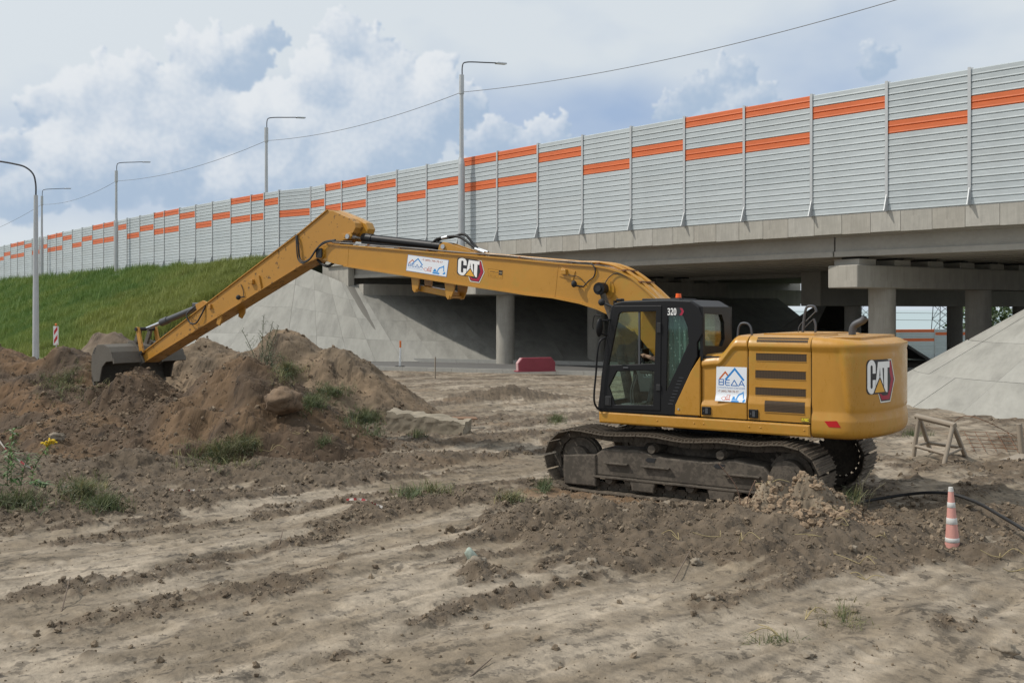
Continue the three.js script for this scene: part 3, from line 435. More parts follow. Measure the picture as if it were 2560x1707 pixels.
const machines = (x, ox, oy, s) => {
  x.save(); x.translate(ox, oy); x.scale(s, s); x.lineJoin = 'round';
  x.strokeStyle = '#c4563a'; x.lineWidth = 4; poly(x, [[0, 34], [24, 20], [42, 26], [36, 52], [24, 56]]); x.stroke(); x.strokeRect(42, 24, 38, 14); x.strokeRect(46, 42, 36, 9); x.strokeRect(52, 6, 26, 18); x.beginPath(); x.moveTo(84, 2); x.lineTo(78, 24); x.stroke();
  x.fillStyle = x.strokeStyle = '#2f8fd6'; x.beginPath(); x.roundRect(98, 50, 74, 18, 9); x.fill(); x.fillRect(102, 34, 54, 12); x.fillRect(108, 16, 22, 18); x.lineWidth = 12; x.beginPath(); x.moveTo(146, 32); x.lineTo(164, -2); x.lineTo(202, -20); x.stroke(); x.lineWidth = 9; x.beginPath(); x.moveTo(204, -34); x.lineTo(212, 30); x.stroke(); x.beginPath(); x.arc(214, 46, 16, -1.2, 2.4); x.fill();
  x.restore();
};
const bodySticker = decalMat(canvas(330, 356, (x, w, h) => { x.fillStyle = '#e9edf2'; x.fillRect(0, 0, w, h); firmLogo(x, 26, 42, 1.38); x.fillStyle = '#3a5f9e'; x.font = '25px sans-serif'; x.fillText('СТРОИТЕЛЬНАЯ КОМПАНИЯ', 16, 226, 298); x.fillStyle = '#8a5a4a'; x.font = 'bold 30px sans-serif'; x.fillText('+7 (495) 799-70-17', 18, 264, 226); machines(x, 64, 285, 1.12); }));
const boomSticker = decalMat(canvas(640, 270, (x, w, h) => { x.fillStyle = '#5b8fd0'; x.fillRect(0, 0, w, h); x.fillStyle = '#e9edf2'; x.fillRect(5, 5, w - 10, h - 10); firmLogo(x, 22, 64, 1.15); x.fillStyle = '#5f86c4'; x.font = '18px sans-serif'; x.fillText('СТРОИТЕЛЬНАЯ КОМПАНИЯ', 18, 222, 240); x.fillStyle = '#a9573c'; x.font = 'bold 46px sans-serif'; x.fillText('+7 (495) 799-70-17', 222, 66, 330); machines(x, 270, 148, 1.5); }));
const smallLabel = decalMat(canvas(300, 160, (x, w, h) => { x.fillStyle = '#c08a2e'; x.fillRect(0, 0, w, h); x.strokeStyle = '#4a3a1c'; x.lineWidth = 5; x.strokeRect(6, 6, 288, 88); x.fillStyle = '#2e2a26'; x.fillRect(220, 6, 76, 88); x.font = 'bold 34px sans-serif'; x.fillText('CATERPILLAR', 40, 64, 170); x.fillStyle = '#c9b58a'; x.fillText('CAT', 228, 64, 60); x.fillStyle = '#4a3a1c'; x.font = '44px sans-serif'; x.fillText('8 800 500 11 22', 8, 146, 280); }));
const badge320 = decalMat(canvas(300, 140, (x, w, h) => { x.fillStyle = '#2a2a2c'; x.fillRect(0, 0, w, h); x.fillStyle = '#a51d3c'; poly(x, [[218, 14], [262, 20], [288, 66], [258, 124], [214, 124], [252, 66]]); x.fill(); x.fillStyle = '#f2f2ef'; x.save(); x.scale(0.78, 1.25); x.font = 'bold 118px sans-serif'; x.fillText('320', 18, 98, 268); x.restore(); }), alphaOf(300, 140, (x) => { poly(x, [[10, 10], [262, 6], [298, 66], [262, 134], [10, 134]]); x.fill(); }));
const warnSticker = decalMat(canvas(100, 50, (x, w, h) => { x.fillStyle = '#d8c02e'; x.fillRect(0, 0, w, h); x.strokeStyle = '#333'; x.lineWidth = 4; x.strokeRect(2, 2, 96, 46); poly(x, [[16, 40], [30, 12], [44, 40]]); x.stroke(); x.fillStyle = '#333'; poly(x, [[92, 14], [92, 36], [74, 25]]); x.fill(); }));
const redReflector = mat([0.5, 0.012, 0.016], 0.25);

{ // undercarriage
  const path = new THREE.CatmullRomCurve3([[1.75, 0.86], [1.15, 0.825], [0.4, 0.855], [-0.15, 0.815], [-0.7, 0.85], [-1.2, 0.84], [-1.66, 0.87], [-1.93, 0.79], [-2.06, 0.63], [-2.08, 0.48], [-2.0, 0.26], [-1.8, 0.12], [-1.5, 0.09], [-0.8, 0.09], [0, 0.09], [0.8, 0.09], [1.55, 0.09], [1.85, 0.12], [2.06, 0.26], [2.15, 0.46], [2.12, 0.62], [1.99, 0.78]].map(([a, h]) => V(a, h, 0)), true, 'centripetal');
  const N = 49; path.arcLengthDivisions = 800;
  const shoe = join([box(-0.104, 0.104, 0.075, 0.09, -0.395, 0.395), ...[-0.075, -0.012, 0.055].map((x) => ext([[x - 0.012, 0.088], [x + 0.012, 0.088], [x + 0.006, 0.117], [x - 0.006, 0.117]], -0.39, 0.39))]);
  const link = join([box(-0.088, 0.088, -0.045, 0.075, -0.115, -0.075), box(-0.088, 0.088, -0.045, 0.075, 0.075, 0.115), disc(-0.09, 0.0, -0.13, 0.13, 0.03, 10)]);
  for (const side of [-1, 1]) {
    const t = new THREE.Group(); t.name = 'crawler_track'; dig.add(t); t.position.z = side * 1.19;
    const links = [];
    for (let k = 0; k < N; k++) {
      const u = (k + 0.5) / N, p = path.getPointAt(u), d = path.getTangentAt(u), a = Math.atan2(-d.y, -d.x);
      const m = part(t, 'track_shoe', shoe, trackSteel); m.position.copy(p); m.rotation.z = a; m.updateMatrix(); links.push(link.clone().applyMatrix4(m.matrix));
    }
    part(t, 'track_chain', links, steelDusty);
    const f = new THREE.Group(); f.name = 'track_frame'; dig.add(f); f.position.z = side * 1.19; f.rotation.y = side > 0 ? 0 : 0;
    const o = side < 0 ? -1 : 1, Zs = (a, b) => (o < 0 ? [-b, -a] : [a, b]);
    part(f, 'side_frame', [ext([[1.42, 0.25], [1.42, 0.55], [1.25, 0.68], [0.62, 0.70], [0.2, 0.62], [-0.5, 0.62], [-0.9, 0.68], [-1.35, 0.62], [-1.5, 0.45], [-1.4, 0.25]], ...Zs(-0.2, 0.27), 0.03), ext([[1.4, 0.225], [1.4, 0.255], [-1.42, 0.255], [-1.42, 0.225]], ...Zs(-0.22, 0.31), 0.005), ...[[1.2, 0.8], [0.55, 0.1], [-0.75, -1.3]].map(([a, b]) => ext([[a, 0.455], [a, 0.478], [b, 0.478], [b, 0.455]], ...Zs(0.26, 0.33), 0.005))], steelDusty);
    part(f, 'idler_guard', ext([[1.93, 0.07], [1.95, 0.2], [1.95, 0.53], [1.36, 0.58], [1.36, 0.08]], ...Zs(0.14, 0.3), 0.02), steelDusty);
    part(f, 'idler', [disc(1.75, 0.475, -0.09, 0.09, 0.33, 32), disc(1.75, 0.475, -0.05, 0.05, 0.36, 32), disc(1.75, 0.475, ...Zs(0.05, 0.2), 0.2, 24)], steelDusty);
    part(f, 'sprocket', [...Array(21)].map((_, k) => { const a = k / 21 * Math.PI * 2; return rod([-1.67 + 0.3 * Math.cos(a), 0.49 + 0.3 * Math.sin(a), 0], [-1.67 + 0.375 * Math.cos(a), 0.49 + 0.375 * Math.sin(a), 0], 0.045, 0.02, 6); }).concat([disc(-1.67, 0.49, -0.05, 0.05, 0.32, 32), disc(-1.67, 0.49, ...Zs(0.02, 0.26), 0.24, 28), disc(-1.67, 0.49, ...Zs(0.2, 0.3), 0.17, 24)]), steelDusty);
    for (const x of [0.4, -0.7]) part(f, 'carrier_roller', [disc(x, 0.735, -0.18, 0.18, 0.07), disc(x, 0.735, ...Zs(0.16, 0.3), 0.062)], steelDusty);
    for (let k = 0; k < 8; k++) part(f, 'track_roller', [disc(1.15 - k * 0.34, 0.2, -0.2, 0.2, 0.085), disc(1.15 - k * 0.34, 0.2, ...Zs(0.18, 0.26), 0.065)], steelDusty);
    for (const x of [0.55, -0.72]) part(f, 'track_guide', ext([[x + 0.22, 0.24], [x + 0.18, 0.07], [x - 0.18, 0.07], [x - 0.22, 0.24]], ...Zs(0.18, 0.3), 0.02), steelDusty);
    for (const x of [0.42, -0.68]) part(f, 'lightening_hole', ext([[x + 0.09, 0.565], [x + 0.05, 0.6], [x - 0.09, 0.6], [x - 0.06, 0.535], [x + 0.06, 0.535]], ...Zs(0.255, 0.276)), blackMatt);
  }
  part(dig, 'car_body', [ext([[0.95, 0.45], [0.7, 0.78], [-0.7, 0.78], [-0.95, 0.45]], -1.02, 1.02, 0.03), rod([0, 0.7, 0], [0, 0.86, 0], 0.82, 0.75, 32)], steelDusty);
  part(dig, 'turntable', [rod([0, 0.84, 0], [0, 1.0, 0], 0.64, 0.64, 40), rod([0, 0.98, 0], [0, 1.09, 0], 0.74, 0.74, 40)], blackMatt);
}
const BZ = -1.38;
{ // platform, hood, counterweight
  part(dig, 'platform', [rbox(-2.05, 1.3, 1.08, 1.24, -1.22, 1.34, 0.03), box(0.15, 0.9, 1.24, 1.9, -0.16, -0.12), box(0.15, 0.9, 1.24, 1.9, 0.36, 0.4)], blackMatt);
  for (const s of [-1, 1]) { const r = part(dig, 'side_rail', ext([[1.36, 1.07], [1.37, 1.25], [-1.985, 1.25], [-1.985, 1.07]], s < 0 ? BZ : 1.2, s < 0 ? -1.2 : 1.38, 0.028), yellow); if (s < 0) for (const a of [0.35, -0.25, -0.4, -1.1, -1.27, -1.9]) part(r, 'bolt', new THREE.SphereGeometry(0.014, 10, 6).scale(1, 1, 0.6).translate(a, 1.165, BZ), yellow); }
  // hood skin: stations along x, cross-section from the bottom outside to the middle of the roof
  const sec = [[1.27, -1.372], [1.49, -1.376], [1.515, -1.374], [1.60, -1.342], [1.63, -1.338], [2.25, -1.338], [2.275, -1.342], [2.315, -1.366], [2.34, -1.368], [2.385, -1.355], [2.43, -1.32], [2.462, -1.27], [2.478, -1.2], [2.485, -1.0], [2.49, 0.0]];
  const roof = (a) => (a > -0.62 ? 2.2 + 0.02 * ss(-0.37, -0.6, a) : 2.22 + 0.27 * ss(-0.6, -0.9, a));
  const skin = (a0, a1, n) => {
    const pos = [], uv = [], idx = [], m = sec.length;
    const cols = [[a0 - 0.006, 0.03], [a0 - 0.002, 0.008]]; for (let i = 0; i <= n; i++) cols.push([lerp(a0 - 0.012, a1 + 0.012, i / n), 0]); cols.push([a1 + 0.002, 0.008], [a1 + 0.006, 0.03]);
    for (const [a, inn] of cols) for (const [h, z] of sec) { const k = (roof(a) - 1.27) / (2.49 - 1.27), hh = h > 2.3 ? roof(a) - (2.49 - h) : 1.27 + (h - 1.27) * (roof(a) - 0.19 - 1.27) / (2.3 - 1.27); pos.push(a, hh - (z > -1.2 ? inn : 0), z + inn); uv.push(a * 0.4, hh * 0.4); }
    for (let i = 0; i < cols.length - 1; i++) for (let j = 0; j < m - 1; j++) { const q = i * m + j; idx.push(q, q + m, q + 1, q + 1, q + m, q + m + 1); }
    const g = new THREE.BufferGeometry(); g.setAttribute('position', new THREE.Float32BufferAttribute(pos, 3)); g.setAttribute('uv', new THREE.Float32BufferAttribute(uv, 2)); g.setIndex(idx); g.computeVertexNormals(); return g;
  };
  const latch = (p, x0, x1, y0, y1) => { const l = part(p, 'latch', rbox(x0, x1, y0, y1, BZ - 0.014, BZ + 0.05, 0.008), black); part(l, 'latch_key', [disc((x0 + x1) / 2 + 0.035, (y0 + y1) / 2, BZ - 0.02, BZ, 0.01, 10), box((x0 + x1) / 2 - 0.03, (x0 + x1) / 2 + 0.012, y0 + 0.02, y1 - 0.02, BZ - 0.019, BZ)], darkGrey); };
  const d1 = part(dig, 'service_door', skin(-0.355, -1.068, 40), yellow); latch(d1, -0.375, -0.515, 1.3, 1.42);
  sticker(d1, 'company_sticker', [[-0.59, 2.02], [-1.055, 2.02], [-1.05, 1.51], [-0.58, 1.515]], (x, y) => (y > 1.62 ? -1.345 : -1.345 - 0.036 * ss(1.63, 1.5, y)) - 0.004, bodySticker, 20);
  const d2 = part(dig, 'engine_door', skin(-1.075, -1.99, 16), yellow); latch(d2, -1.095, -1.235, 1.295, 1.42);
  sticker(d2, 'warning_sticker', [[-1.857, 1.341], [-1.972, 1.341], [-1.972, 1.287], [-1.857, 1.287]], BZ - 0.002, warnSticker);
  const mesh = canvas(128, 32, (x, w, h) => { x.fillStyle = '#5b4630'; x.fillRect(0, 0, w, h); x.fillStyle = '#2c241b'; for (let i = 0; i < w; i += 4) for (let j = 0; j < h; j += 4) x.fillRect(i, j, 3, 3); });
  const grille = mat(0xffffff, 0.8, 0, { map: mesh });
  for (const [a0, a1, h0, h1, z] of [[-1.19, -1.92, 2.12, 2.235, -1.338], [-1.18, -1.91, 1.865, 1.99, -1.338], [-1.18, -1.91, 1.625, 1.745, -1.338], [-1.33, -1.905, 1.395, 1.56, -1.36]]) {
    const zf = (x, y) => (y < 1.6 ? (y < 1.5 ? -1.378 : -1.378 + 0.038 * ss(1.5, 1.61, y)) : z) - 0.003, l = sticker(d2, 'louver', [[a0, h1], [a1, h1], [a1, h0], [a0, h0]], zf, grille, 8);
    part(l, 'louver_frame', [box(a0, a1, h1 - 0.004, h1 + 0.004, zf(0, h1) - 0.004, zf(0, h1) + 0.01), box(a0, a1, h0 - 0.004, h0 + 0.004, zf(0, h0) - 0.004, zf(0, h0) + 0.01)], yellow);
  }
  sticker(d2, 'louver', [[-1.2, 2.458], [-1.94, 2.458], [-1.94, 2.395], [-1.2, 2.395]], (x, y) => (y > 2.43 ? -1.285 : -1.352) - 0.004, grille, 1);
  part(dig, 'hood_top', [rbox(-2.0, -0.85, 1.3, 2.487, -1.0, 1.34, 0.05), box(-1.15, -1.9, 2.487, 2.505, -0.9, 0.9), rbox(-1.45, -1.8, 2.487, 2.515, -0.6, -0.1, 0.01)], yellow);
  part(dig, 'hood_core', box(-2.0, -0.36, 1.25, 2.17, -1.33, -0.2), blackMatt);
  part(dig, 'storage_box', rbox(-0.2, 1.25, 1.25, 2.1, 0.46, 1.36, 0.04), yellow);
  part(dig, 'fuel_tank', rbox(-0.9, -0.22, 1.25, 2.3, 0.42, 1.36, 0.04), yellow);
  part(dig, 'cab_skirt', ext([[-0.345, 2.16], [-0.345, 1.275], [0.075, 1.272], [0.07, 1.416], [-0.193, 1.935]], BZ, -1.2, 0.015), yellow);
  part(dig, 'panel_bolt', [disc(0.0, 1.36, BZ - 0.01, BZ + 0.01, 0.014, 10)], zinc);
  part(dig, 'rear_panel', box(-0.36, -0.3, 1.25, 2.2, -1.3, -0.2), blackMatt);
  // counterweight: plan curve [x, z], lofted upwards with rounded edges
  const half = [[-2.0, -1.38], [-2.18, -1.38], [-2.34, -1.375], [-2.48, -1.345], [-2.6, -1.27], [-2.7, -1.14], [-2.77, -0.97], [-2.84, -0.72], [-2.89, -0.42], [-2.92, 0]], plan = [...half, ...half.slice(0, -1).reverse().map(([a, z]) => [a, -z])];
  const curve = new THREE.CatmullRomCurve3(plan.map(([a, z]) => V(a, 0, z)), false, 'centripetal'), N = 90, ring = [...Array(N + 1)].map((_, k) => curve.getPoint(k / N));
  const lev = [[1.06, 0.14], [1.065, 0.08], [1.09, 0.03], [1.14, 0.005], [1.2, 0], [1.30, 0.0], [1.33, 0.003], [1.42, 0.028], [1.45, 0.03], [2.24, 0.03], [2.27, 0.026], [2.32, 0.004], [2.35, 0.0], [2.38, 0.006], [2.43, 0.03], [2.462, 0.07], [2.475, 0.13], [2.478, 0.5]];
  const offs = (k, e) => { const p = ring[k], a = ring[Math.max(k - 1, 0)], b = ring[Math.min(k + 1, N)], d = b.clone().sub(a).normalize(), n = V(-d.z, 0, d.x); if (n.x * (-1.6 - p.x) + n.z * (0 - p.z) < 0) n.negate(); return p.clone().addScaledVector(n, e); };
  // a scooped panel in the flank where the emblem sits
  const scoop = (k, h) => { const u = k / N, w = ss(0.155, 0.185, u + (h - 1.45) * 0.045) * (1 - ss(0.82, 0.85, u)); return w; };
  const pos = [], uv = [], idx = [];
  const hl = []; for (let i = 0; i < lev.length - 1; i++) { const n = lev[i + 1][0] - lev[i][0] > 0.3 ? 14 : 1; for (let j = 0; j < n; j++) hl.push([lerp(lev[i][0], lev[i + 1][0], j / n), lerp(lev[i][1], lev[i + 1][1], j / n)]); } hl.push(lev[lev.length - 1]);
  for (const [h, e] of hl) for (let k = 0; k <= N; k++) { const inb = h > 1.4 && h < 2.3 ? 0.022 * scoop(k, h) * ss(1.4, 1.46, h) * (1 - ss(2.24, 2.3, h)) : 0, p = offs(k, e - inb), tilt = h > 2.4 ? -0.06 * ss(-2.0, -2.9, p.x) : 0; pos.push(p.x, h + tilt, p.z); uv.push(k * 0.03, h * 0.4); }
  for (let j = 0; j < hl.length - 1; j++) for (let k = 0; k < N; k++) { const a = j * (N + 1) + k; idx.push(a, a + 1, a + N + 1, a + 1, a + N + 2, a + N + 1); }
  const g = new THREE.BufferGeometry(); g.setAttribute('position', new THREE.Float32BufferAttribute(pos, 3)); g.setAttribute('uv', new THREE.Float32BufferAttribute(uv, 2)); g.setIndex(idx); g.computeVertexNormals();
  const cw = part(dig, 'counterweight', g, yellow);
  part(cw, 'counterweight_lid', new THREE.ExtrudeGeometry(shapeOf(plan.map(([a, z]) => [Math.max(a, -2.7) + 0.12, z * 0.9])), { depth: 1.24, bevelEnabled: false }).rotateX(Math.PI / 2).translate(0, 2.47, 0), yellow);
  // flank stickers follow the curve: u along the ring
  const wrap = (name, u0, u1, h0, h1, m, lift = 0.026) => { const pp = [], uu = [], ii = [], n = 16; for (let j = 0; j <= 1; j++) for (let i = 0; i <= n; i++) { const kf = lerp(u0, u1, i / n) * N, k = Math.floor(kf), p = offs(k, 0.03 - lift).lerp(offs(Math.min(k + 1, N), 0.03 - lift), kf - k); pp.push(p.x, j ? h0 : h1, p.z); uu.push(i / n, 1 - j); if (!j && i < n) ii.push(i, i + n + 1, i + 1, i + 1, i + n + 1, i + n + 2); } const q = new THREE.BufferGeometry(); q.setAttribute('position', new THREE.Float32BufferAttribute(pp, 3)); q.setAttribute('uv', new THREE.Float32BufferAttribute(uu, 2)); q.setIndex(ii); q.computeVertexNormals(); return part(cw, name, q, m); };
  wrap('maker_emblem', 0.272, 0.452, 1.55, 2.165, catMat);
  const rAlpha = alphaOf(128, 32, (x) => { poly(x, [[0, 4], [96, 0], [128, 32], [34, 32]]); x.fill(); });
  wrap('red_reflector', 0.055, 0.135, 1.235, 1.325, new THREE.MeshStandardMaterial({ color: redReflector.color, alphaMap: rAlpha, alphaTest: 0.5, roughness: 0.25 }), 0.034);
  // handrails, exhaust
  part(dig, 'handrail', tube([[-0.82, 2.44, -1.1], [-0.84, 2.6, -1.1], [-0.88, 2.65, -1.1], [-0.97, 2.65, -1.1], [-1.02, 2.6, -1.1], [-1.045, 2.44, -1.1]], 0.017, 40), darkGrey);
  part(dig, 'handrail', [tube([[-1.51, 2.47, -0.2], [-1.55, 2.82, -0.2], [-1.585, 2.9, -0.2], [-1.69, 2.9, -0.2], [-1.72, 2.82, -0.2]], 0.02, 40), tube([[-1.7, 2.47, -0.2], [-1.71, 2.62, -0.2], [-1.68, 2.72, -0.2]], 0.018), rod([-1.72, 2.84, -0.2], [-1.56, 2.68, -0.2], 0.008), rod([-1.68, 2.72, -0.2], [-1.52, 2.56, -0.2], 0.006), tube([[-1.44, 2.47, -0.2], [-1.46, 2.6, -0.2], [-1.52, 2.68, -0.2]], 0.007)], darkGrey);
  part(dig, 'exhaust_pipe', [tube([[-2.1, 2.3, 0.4], [-2.1, 2.56, 0.4], [-2.13, 2.62, 0.4], [-2.25, 2.69, 0.4], [-2.29, 2.74, 0.4]], 0.055, 30, 16)], darkGrey);
}
{ // cab
  const cab = new THREE.Group(); cab.name = 'cab'; dig.add(cab);
  const Z0 = BZ, Z1 = -0.2;
  const outline = [[1.372, 1.26], [1.318, 1.83], [1.15, 2.86], [1.09, 2.95], [0.951, 2.985], [0.2, 3.0], [-0.19, 2.985], [-0.33, 2.88], [-0.385, 2.74], [-0.385, 2.5], [-0.30, 2.36], [-0.30, 2.15], [0.04, 1.42], [0.05, 1.26]];
  const door = [[1.09, 2.925], [0.268, 2.93], [0.289, 1.31], [1.338, 1.285], [1.29, 1.83]], rearWin = [[0.17, 2.89], [-0.05, 2.8], [-0.14, 2.6], [-0.158, 2.36], [-0.02, 2.07], [0.205, 1.62]];
  const upWin = [[1.0, 2.79], [0.95, 2.815], [0.37, 2.83], [0.392, 2.035], [1.185, 1.985]], lowWin = [[1.04, 1.893], [0.56, 1.925], [0.40, 1.913], [0.42, 1.4], [1.07, 1.372], [1.178, 1.643]];
  part(cab, 'side_frame', ext(outline, Z0, Z0 + 0.07, 0.012, [[[1.04, 2.89], [0.3, 2.895], [0.32, 1.34], [1.29, 1.32], [1.25, 1.83]], rearWin]), black);
  const d = part(cab, 'door', ext(door.map(([a, h]) => [0.8 + (a - 0.8) * 0.985, 2.1 + (h - 2.1) * 0.99]), Z0 - 0.012, Z0 + 0.035, 0.01, [upWin, lowWin]), black);
  part(d, 'door_glass', [ext([[0.67, 2.82], [0.99, 2.805], [1.185, 1.985], [0.65, 2.015]], Z0 + 0.006, Z0 + 0.011)], glass);
  part(d, 'window_rail', [box(0.645, 0.67, 2.015, 2.825, Z0 + 0.0, Z0 + 0.03)], darkGrey);
  part(d, 'lower_glass', ext(lowWin, Z0 + 0.006, Z0 + 0.011), glass);
  part(d, 'door_handle', [rbox(1.13, 1.24, 1.35, 1.5, Z0 - 0.03, Z0 - 0.005, 0.01), box(1.155, 1.165, 1.37, 1.48, Z0 - 0.036, Z0 - 0.028)], blackMatt);
  part(d, 'door_latch', rbox(0.83, 0.92, 1.945, 1.965, Z0 - 0.03, Z0 - 0.01, 0.006), darkGrey);
  part(d, 'door_hinge', [rbox(0.28, 0.35, 2.5, 2.66, Z0 - 0.03, Z0, 0.01), rbox(0.29, 0.36, 1.62, 1.72, Z0 - 0.03, Z0, 0.01)], blackMatt);
  part(cab, 'rear_side_glass', ext(rearWin, Z0 + 0.014, Z0 + 0.019), glass);
  part(cab, 'far_side_frame', ext(outline, Z1 - 0.06, Z1, 0.01, [[[1.22, 1.7], [1.1, 2.82], [0.1, 2.85], [-0.25, 2.6], [-0.25, 2.3], [0.0, 1.75]]]), black);
  part(cab, 'far_side_glass', ext([[1.2, 1.7], [1.08, 2.82], [0.1, 2.85], [-0.25, 2.6], [-0.25, 2.3], [0.0, 1.75]], Z1 - 0.03, Z1 - 0.025), glass);
  const roofPts = [[1.16, 2.89], [1.1, 2.962], [0.95, 2.992], [0.2, 3.012], [-0.19, 2.995], [-0.36, 2.9], [-0.36, 2.86], [1.16, 2.86]];
  part(cab, 'roof', ext(roofPts, Z0 + 0.01, Z1, 0.035), black);
  part(cab, 'roof_hatch', rbox(0.1, 0.75, 3.0, 3.03, -1.1, -0.45, 0.02), blackMatt);
  // rear wall with its window
  const rw = [[-1.3, 2.8], [-0.62, 2.78], [-0.52, 2.66], [-0.5, 2.4], [-0.6, 2.29], [-1.28, 2.32]];
  const wall = new THREE.ExtrudeGeometry(shapeOf([[Z0 + 0.02, 2.1], [Z0 + 0.02, 2.9], [Z1, 2.9], [Z1, 2.1]], [rw]), { depth: 0.05, bevelEnabled: false }).rotateY(-Math.PI / 2).translate(-0.335, 0, 0);
  part(cab, 'rear_wall', wall, black);
  part(cab, 'rear_window', new THREE.ExtrudeGeometry(shapeOf(rw), { depth: 0.005, bevelEnabled: false }).rotateY(-Math.PI / 2).translate(-0.35, 0, 0), glass);
  part(cab, 'floor', box(-0.3, 1.36, 1.24, 1.3, Z0 + 0.02, Z1), blackMatt);
  part(cab, 'rear_bulkhead', box(-0.3, -0.26, 1.3, 2.25, Z0 + 0.1, Z1), blackMatt);
  part(cab, 'front_pillar', [rod([1.36, 1.28, Z1 - 0.03], [1.13, 2.9, Z1 - 0.03], 0.035), rod([1.355, 1.3, Z0 + 0.04], [1.12, 2.9, Z0 + 0.04], 0.04), box(1.3, 1.375, 1.26, 1.4, Z0 + 0.02, Z1)], black);
  part(cab, 'windscreen', ext([[1.35, 1.4], [1.13, 2.88], [1.125, 2.88], [1.345, 1.4]], Z0 + 0.08, Z1 - 0.06), glass);
  // curtains behind the rear panes
  const curtain = (wave, cells, warm) => canvas(256, 512, (x, w, h) => { x.fillStyle = warm ? '#8f9a8c' : '#5d7672'; x.fillRect(0, 0, w, h); const r = prng(cells); for (let j = 0; j < 26; j++) for (let i = 0; i < 12; i++) { const px = i * 22 + (j % 2) * 11, py = j * 20; x.strokeStyle = warm ? 'rgba(70,84,74,.55)' : 'rgba(140,160,155,.5)'; x.lineWidth = 1.6; x.beginPath(); x.moveTo(px - 9, py - 8); x.lineTo(px + 9, py + 8); x.moveTo(px + 9, py - 8); x.lineTo(px - 9, py + 8); x.stroke(); if (!warm && (i * 7 + j * 3) % 5 === 0) { x.fillStyle = '#c4d2ce'; poly(x, [[px, py - 9], [px + 3, py], [px + 8, py + 7], [px, py + 3], [px - 8, py + 7], [px - 3, py]]); x.fill(); } if (warm && j % 9 === 2) { x.fillStyle = 'rgba(190,196,180,.8)'; x.fillRect(0, py - 8, w, 3); x.fillRect(0, py + 4, w, 3); } } });
  const cloth = (t) => new THREE.MeshStandardMaterial({ map: t, roughness: 1, side: THREE.DoubleSide });
  const sheet = (f, n = 40, m = 12) => { const pos = [], uv = [], idx = []; for (let j = 0; j <= m; j++) for (let i = 0; i <= n; i++) { pos.push(...f(i / n, j / m)); uv.push(i / n, j / m); if (i < n && j < m) { const a = j * (n + 1) + i; idx.push(a, a + 1, a + n + 1, a + 1, a + n + 2, a + n + 1); } } const g = new THREE.BufferGeometry(); g.setAttribute('position', new THREE.Float32BufferAttribute(pos, 3)); g.setAttribute('uv', new THREE.Float32BufferAttribute(uv, 2)); g.setIndex(idx); g.computeVertexNormals(); return g; };
  part(cab, 'curtain', sheet((u, v) => [lerp(0.24, -0.19, u), lerp(1.55, 2.9, v), Z0 + 0.1 + 0.014 * Math.sin(u * 30 + v * 2.5)]), cloth(curtain(0, 3, false)));
  part(cab, 'curtain', sheet((u, v) => [-0.22 + 0.012 * Math.sin(u * 26), lerp(2.25, 2.83, v), lerp(-1.32, -0.45, u)]), cloth(curtain(0, 5, true)));
  // seat, console, levers
  const seat = part(cab, 'seat', [rbox(0.0, 0.52, 1.62, 1.76, -1.05, -0.55, 0.05), rbox(-0.16, 0.02, 1.7, 2.5, -1.03, -0.57, 0.06), rbox(-0.14, -0.03, 2.5, 2.72, -0.93, -0.67, 0.04), rbox(0.1, 0.4, 1.3, 1.62, -0.95, -0.65, 0.03)], blackMatt);
  const con = part(cab, 'console', [rbox(0.1, 0.78, 1.86, 2.0, -0.5, -0.36, 0.03), rbox(0.1, 0.72, 1.86, 1.98, -1.26, -1.12, 0.03), ext([[1.12, 1.5], [1.2, 1.92], [0.78, 1.95], [0.7, 1.6], [0.8, 1.5]], -0.42, -0.3, 0.02)], darkGrey);
  const conTex = decalMat(canvas(160, 64, (x, w, h) => { x.fillStyle = '#6b7176'; x.fillRect(0, 0, w, h); x.fillStyle = '#2b2d30'; poly(x, [[0, 14], [150, 10], [160, 54], [10, 54]]); x.fill(); x.fillStyle = '#c9ccce'; x.font = 'bold 44px sans-serif'; x.fillText('CAT', 30, 48, 100); }));
  sticker(con, 'console_badge', [[1.06, 1.86], [0.82, 1.86], [0.84, 1.74], [1.05, 1.74]], -0.424, conTex);
  part(cab, 'joystick', [rod([0.8, 1.98, -0.9], [0.84, 2.12, -0.9], 0.013), new THREE.SphereGeometry(0.032, 12, 10).scale(1, 1.5, 1).translate(0.85, 2.15, -0.9), rod([0.72, 1.9, -0.9], [0.82, 1.99, -0.9], 0.03)], rubber);
  part(cab, 'travel_lever', [tube([[0.98, 1.32, -0.98], [1.0, 1.55, -0.98], [0.92, 1.82, -0.98]], 0.014), tube([[0.98, 1.32, -0.9], [1.0, 1.55, -0.9], [0.92, 1.82, -0.9]], 0.014), rbox(0.86, 1.14, 1.3, 1.36, -1.06, -0.82, 0.02), box(0.66, 0.82, 1.3, 1.4, -0.95, -0.7)], darkGrey);
  part(cab, 'monitor', rbox(1.0, 1.03, 2.0, 2.22, -0.56, -0.3, 0.01), blackMatt);
  sticker(cab, 'model_badge', [[0.195, 2.896], [-0.1, 2.896], [-0.1, 2.757], [0.195, 2.757]], Z0 - 0.004, badge320);
  const bc = part(cab, 'beacon', [rod([0.17, 3.005, -1.0], [0.17, 3.04, -1.0], 0.06, 0.05, 20)], black); part(bc, 'beacon_lens', [rod([0.17, 3.04, -1.0], [0.17, 3.105, -1.0], 0.047, 0.04, 20)], mat([0.9, 0.12, 0.01], 0.3));
  part(cab, 'work_light', [rbox(1.0, 1.1, 2.985, 3.03, -1.3, -1.2, 0.01), rod([1.14, 2.93, -1.25], [1.14, 3.0, -1.25], 0.03)], black);
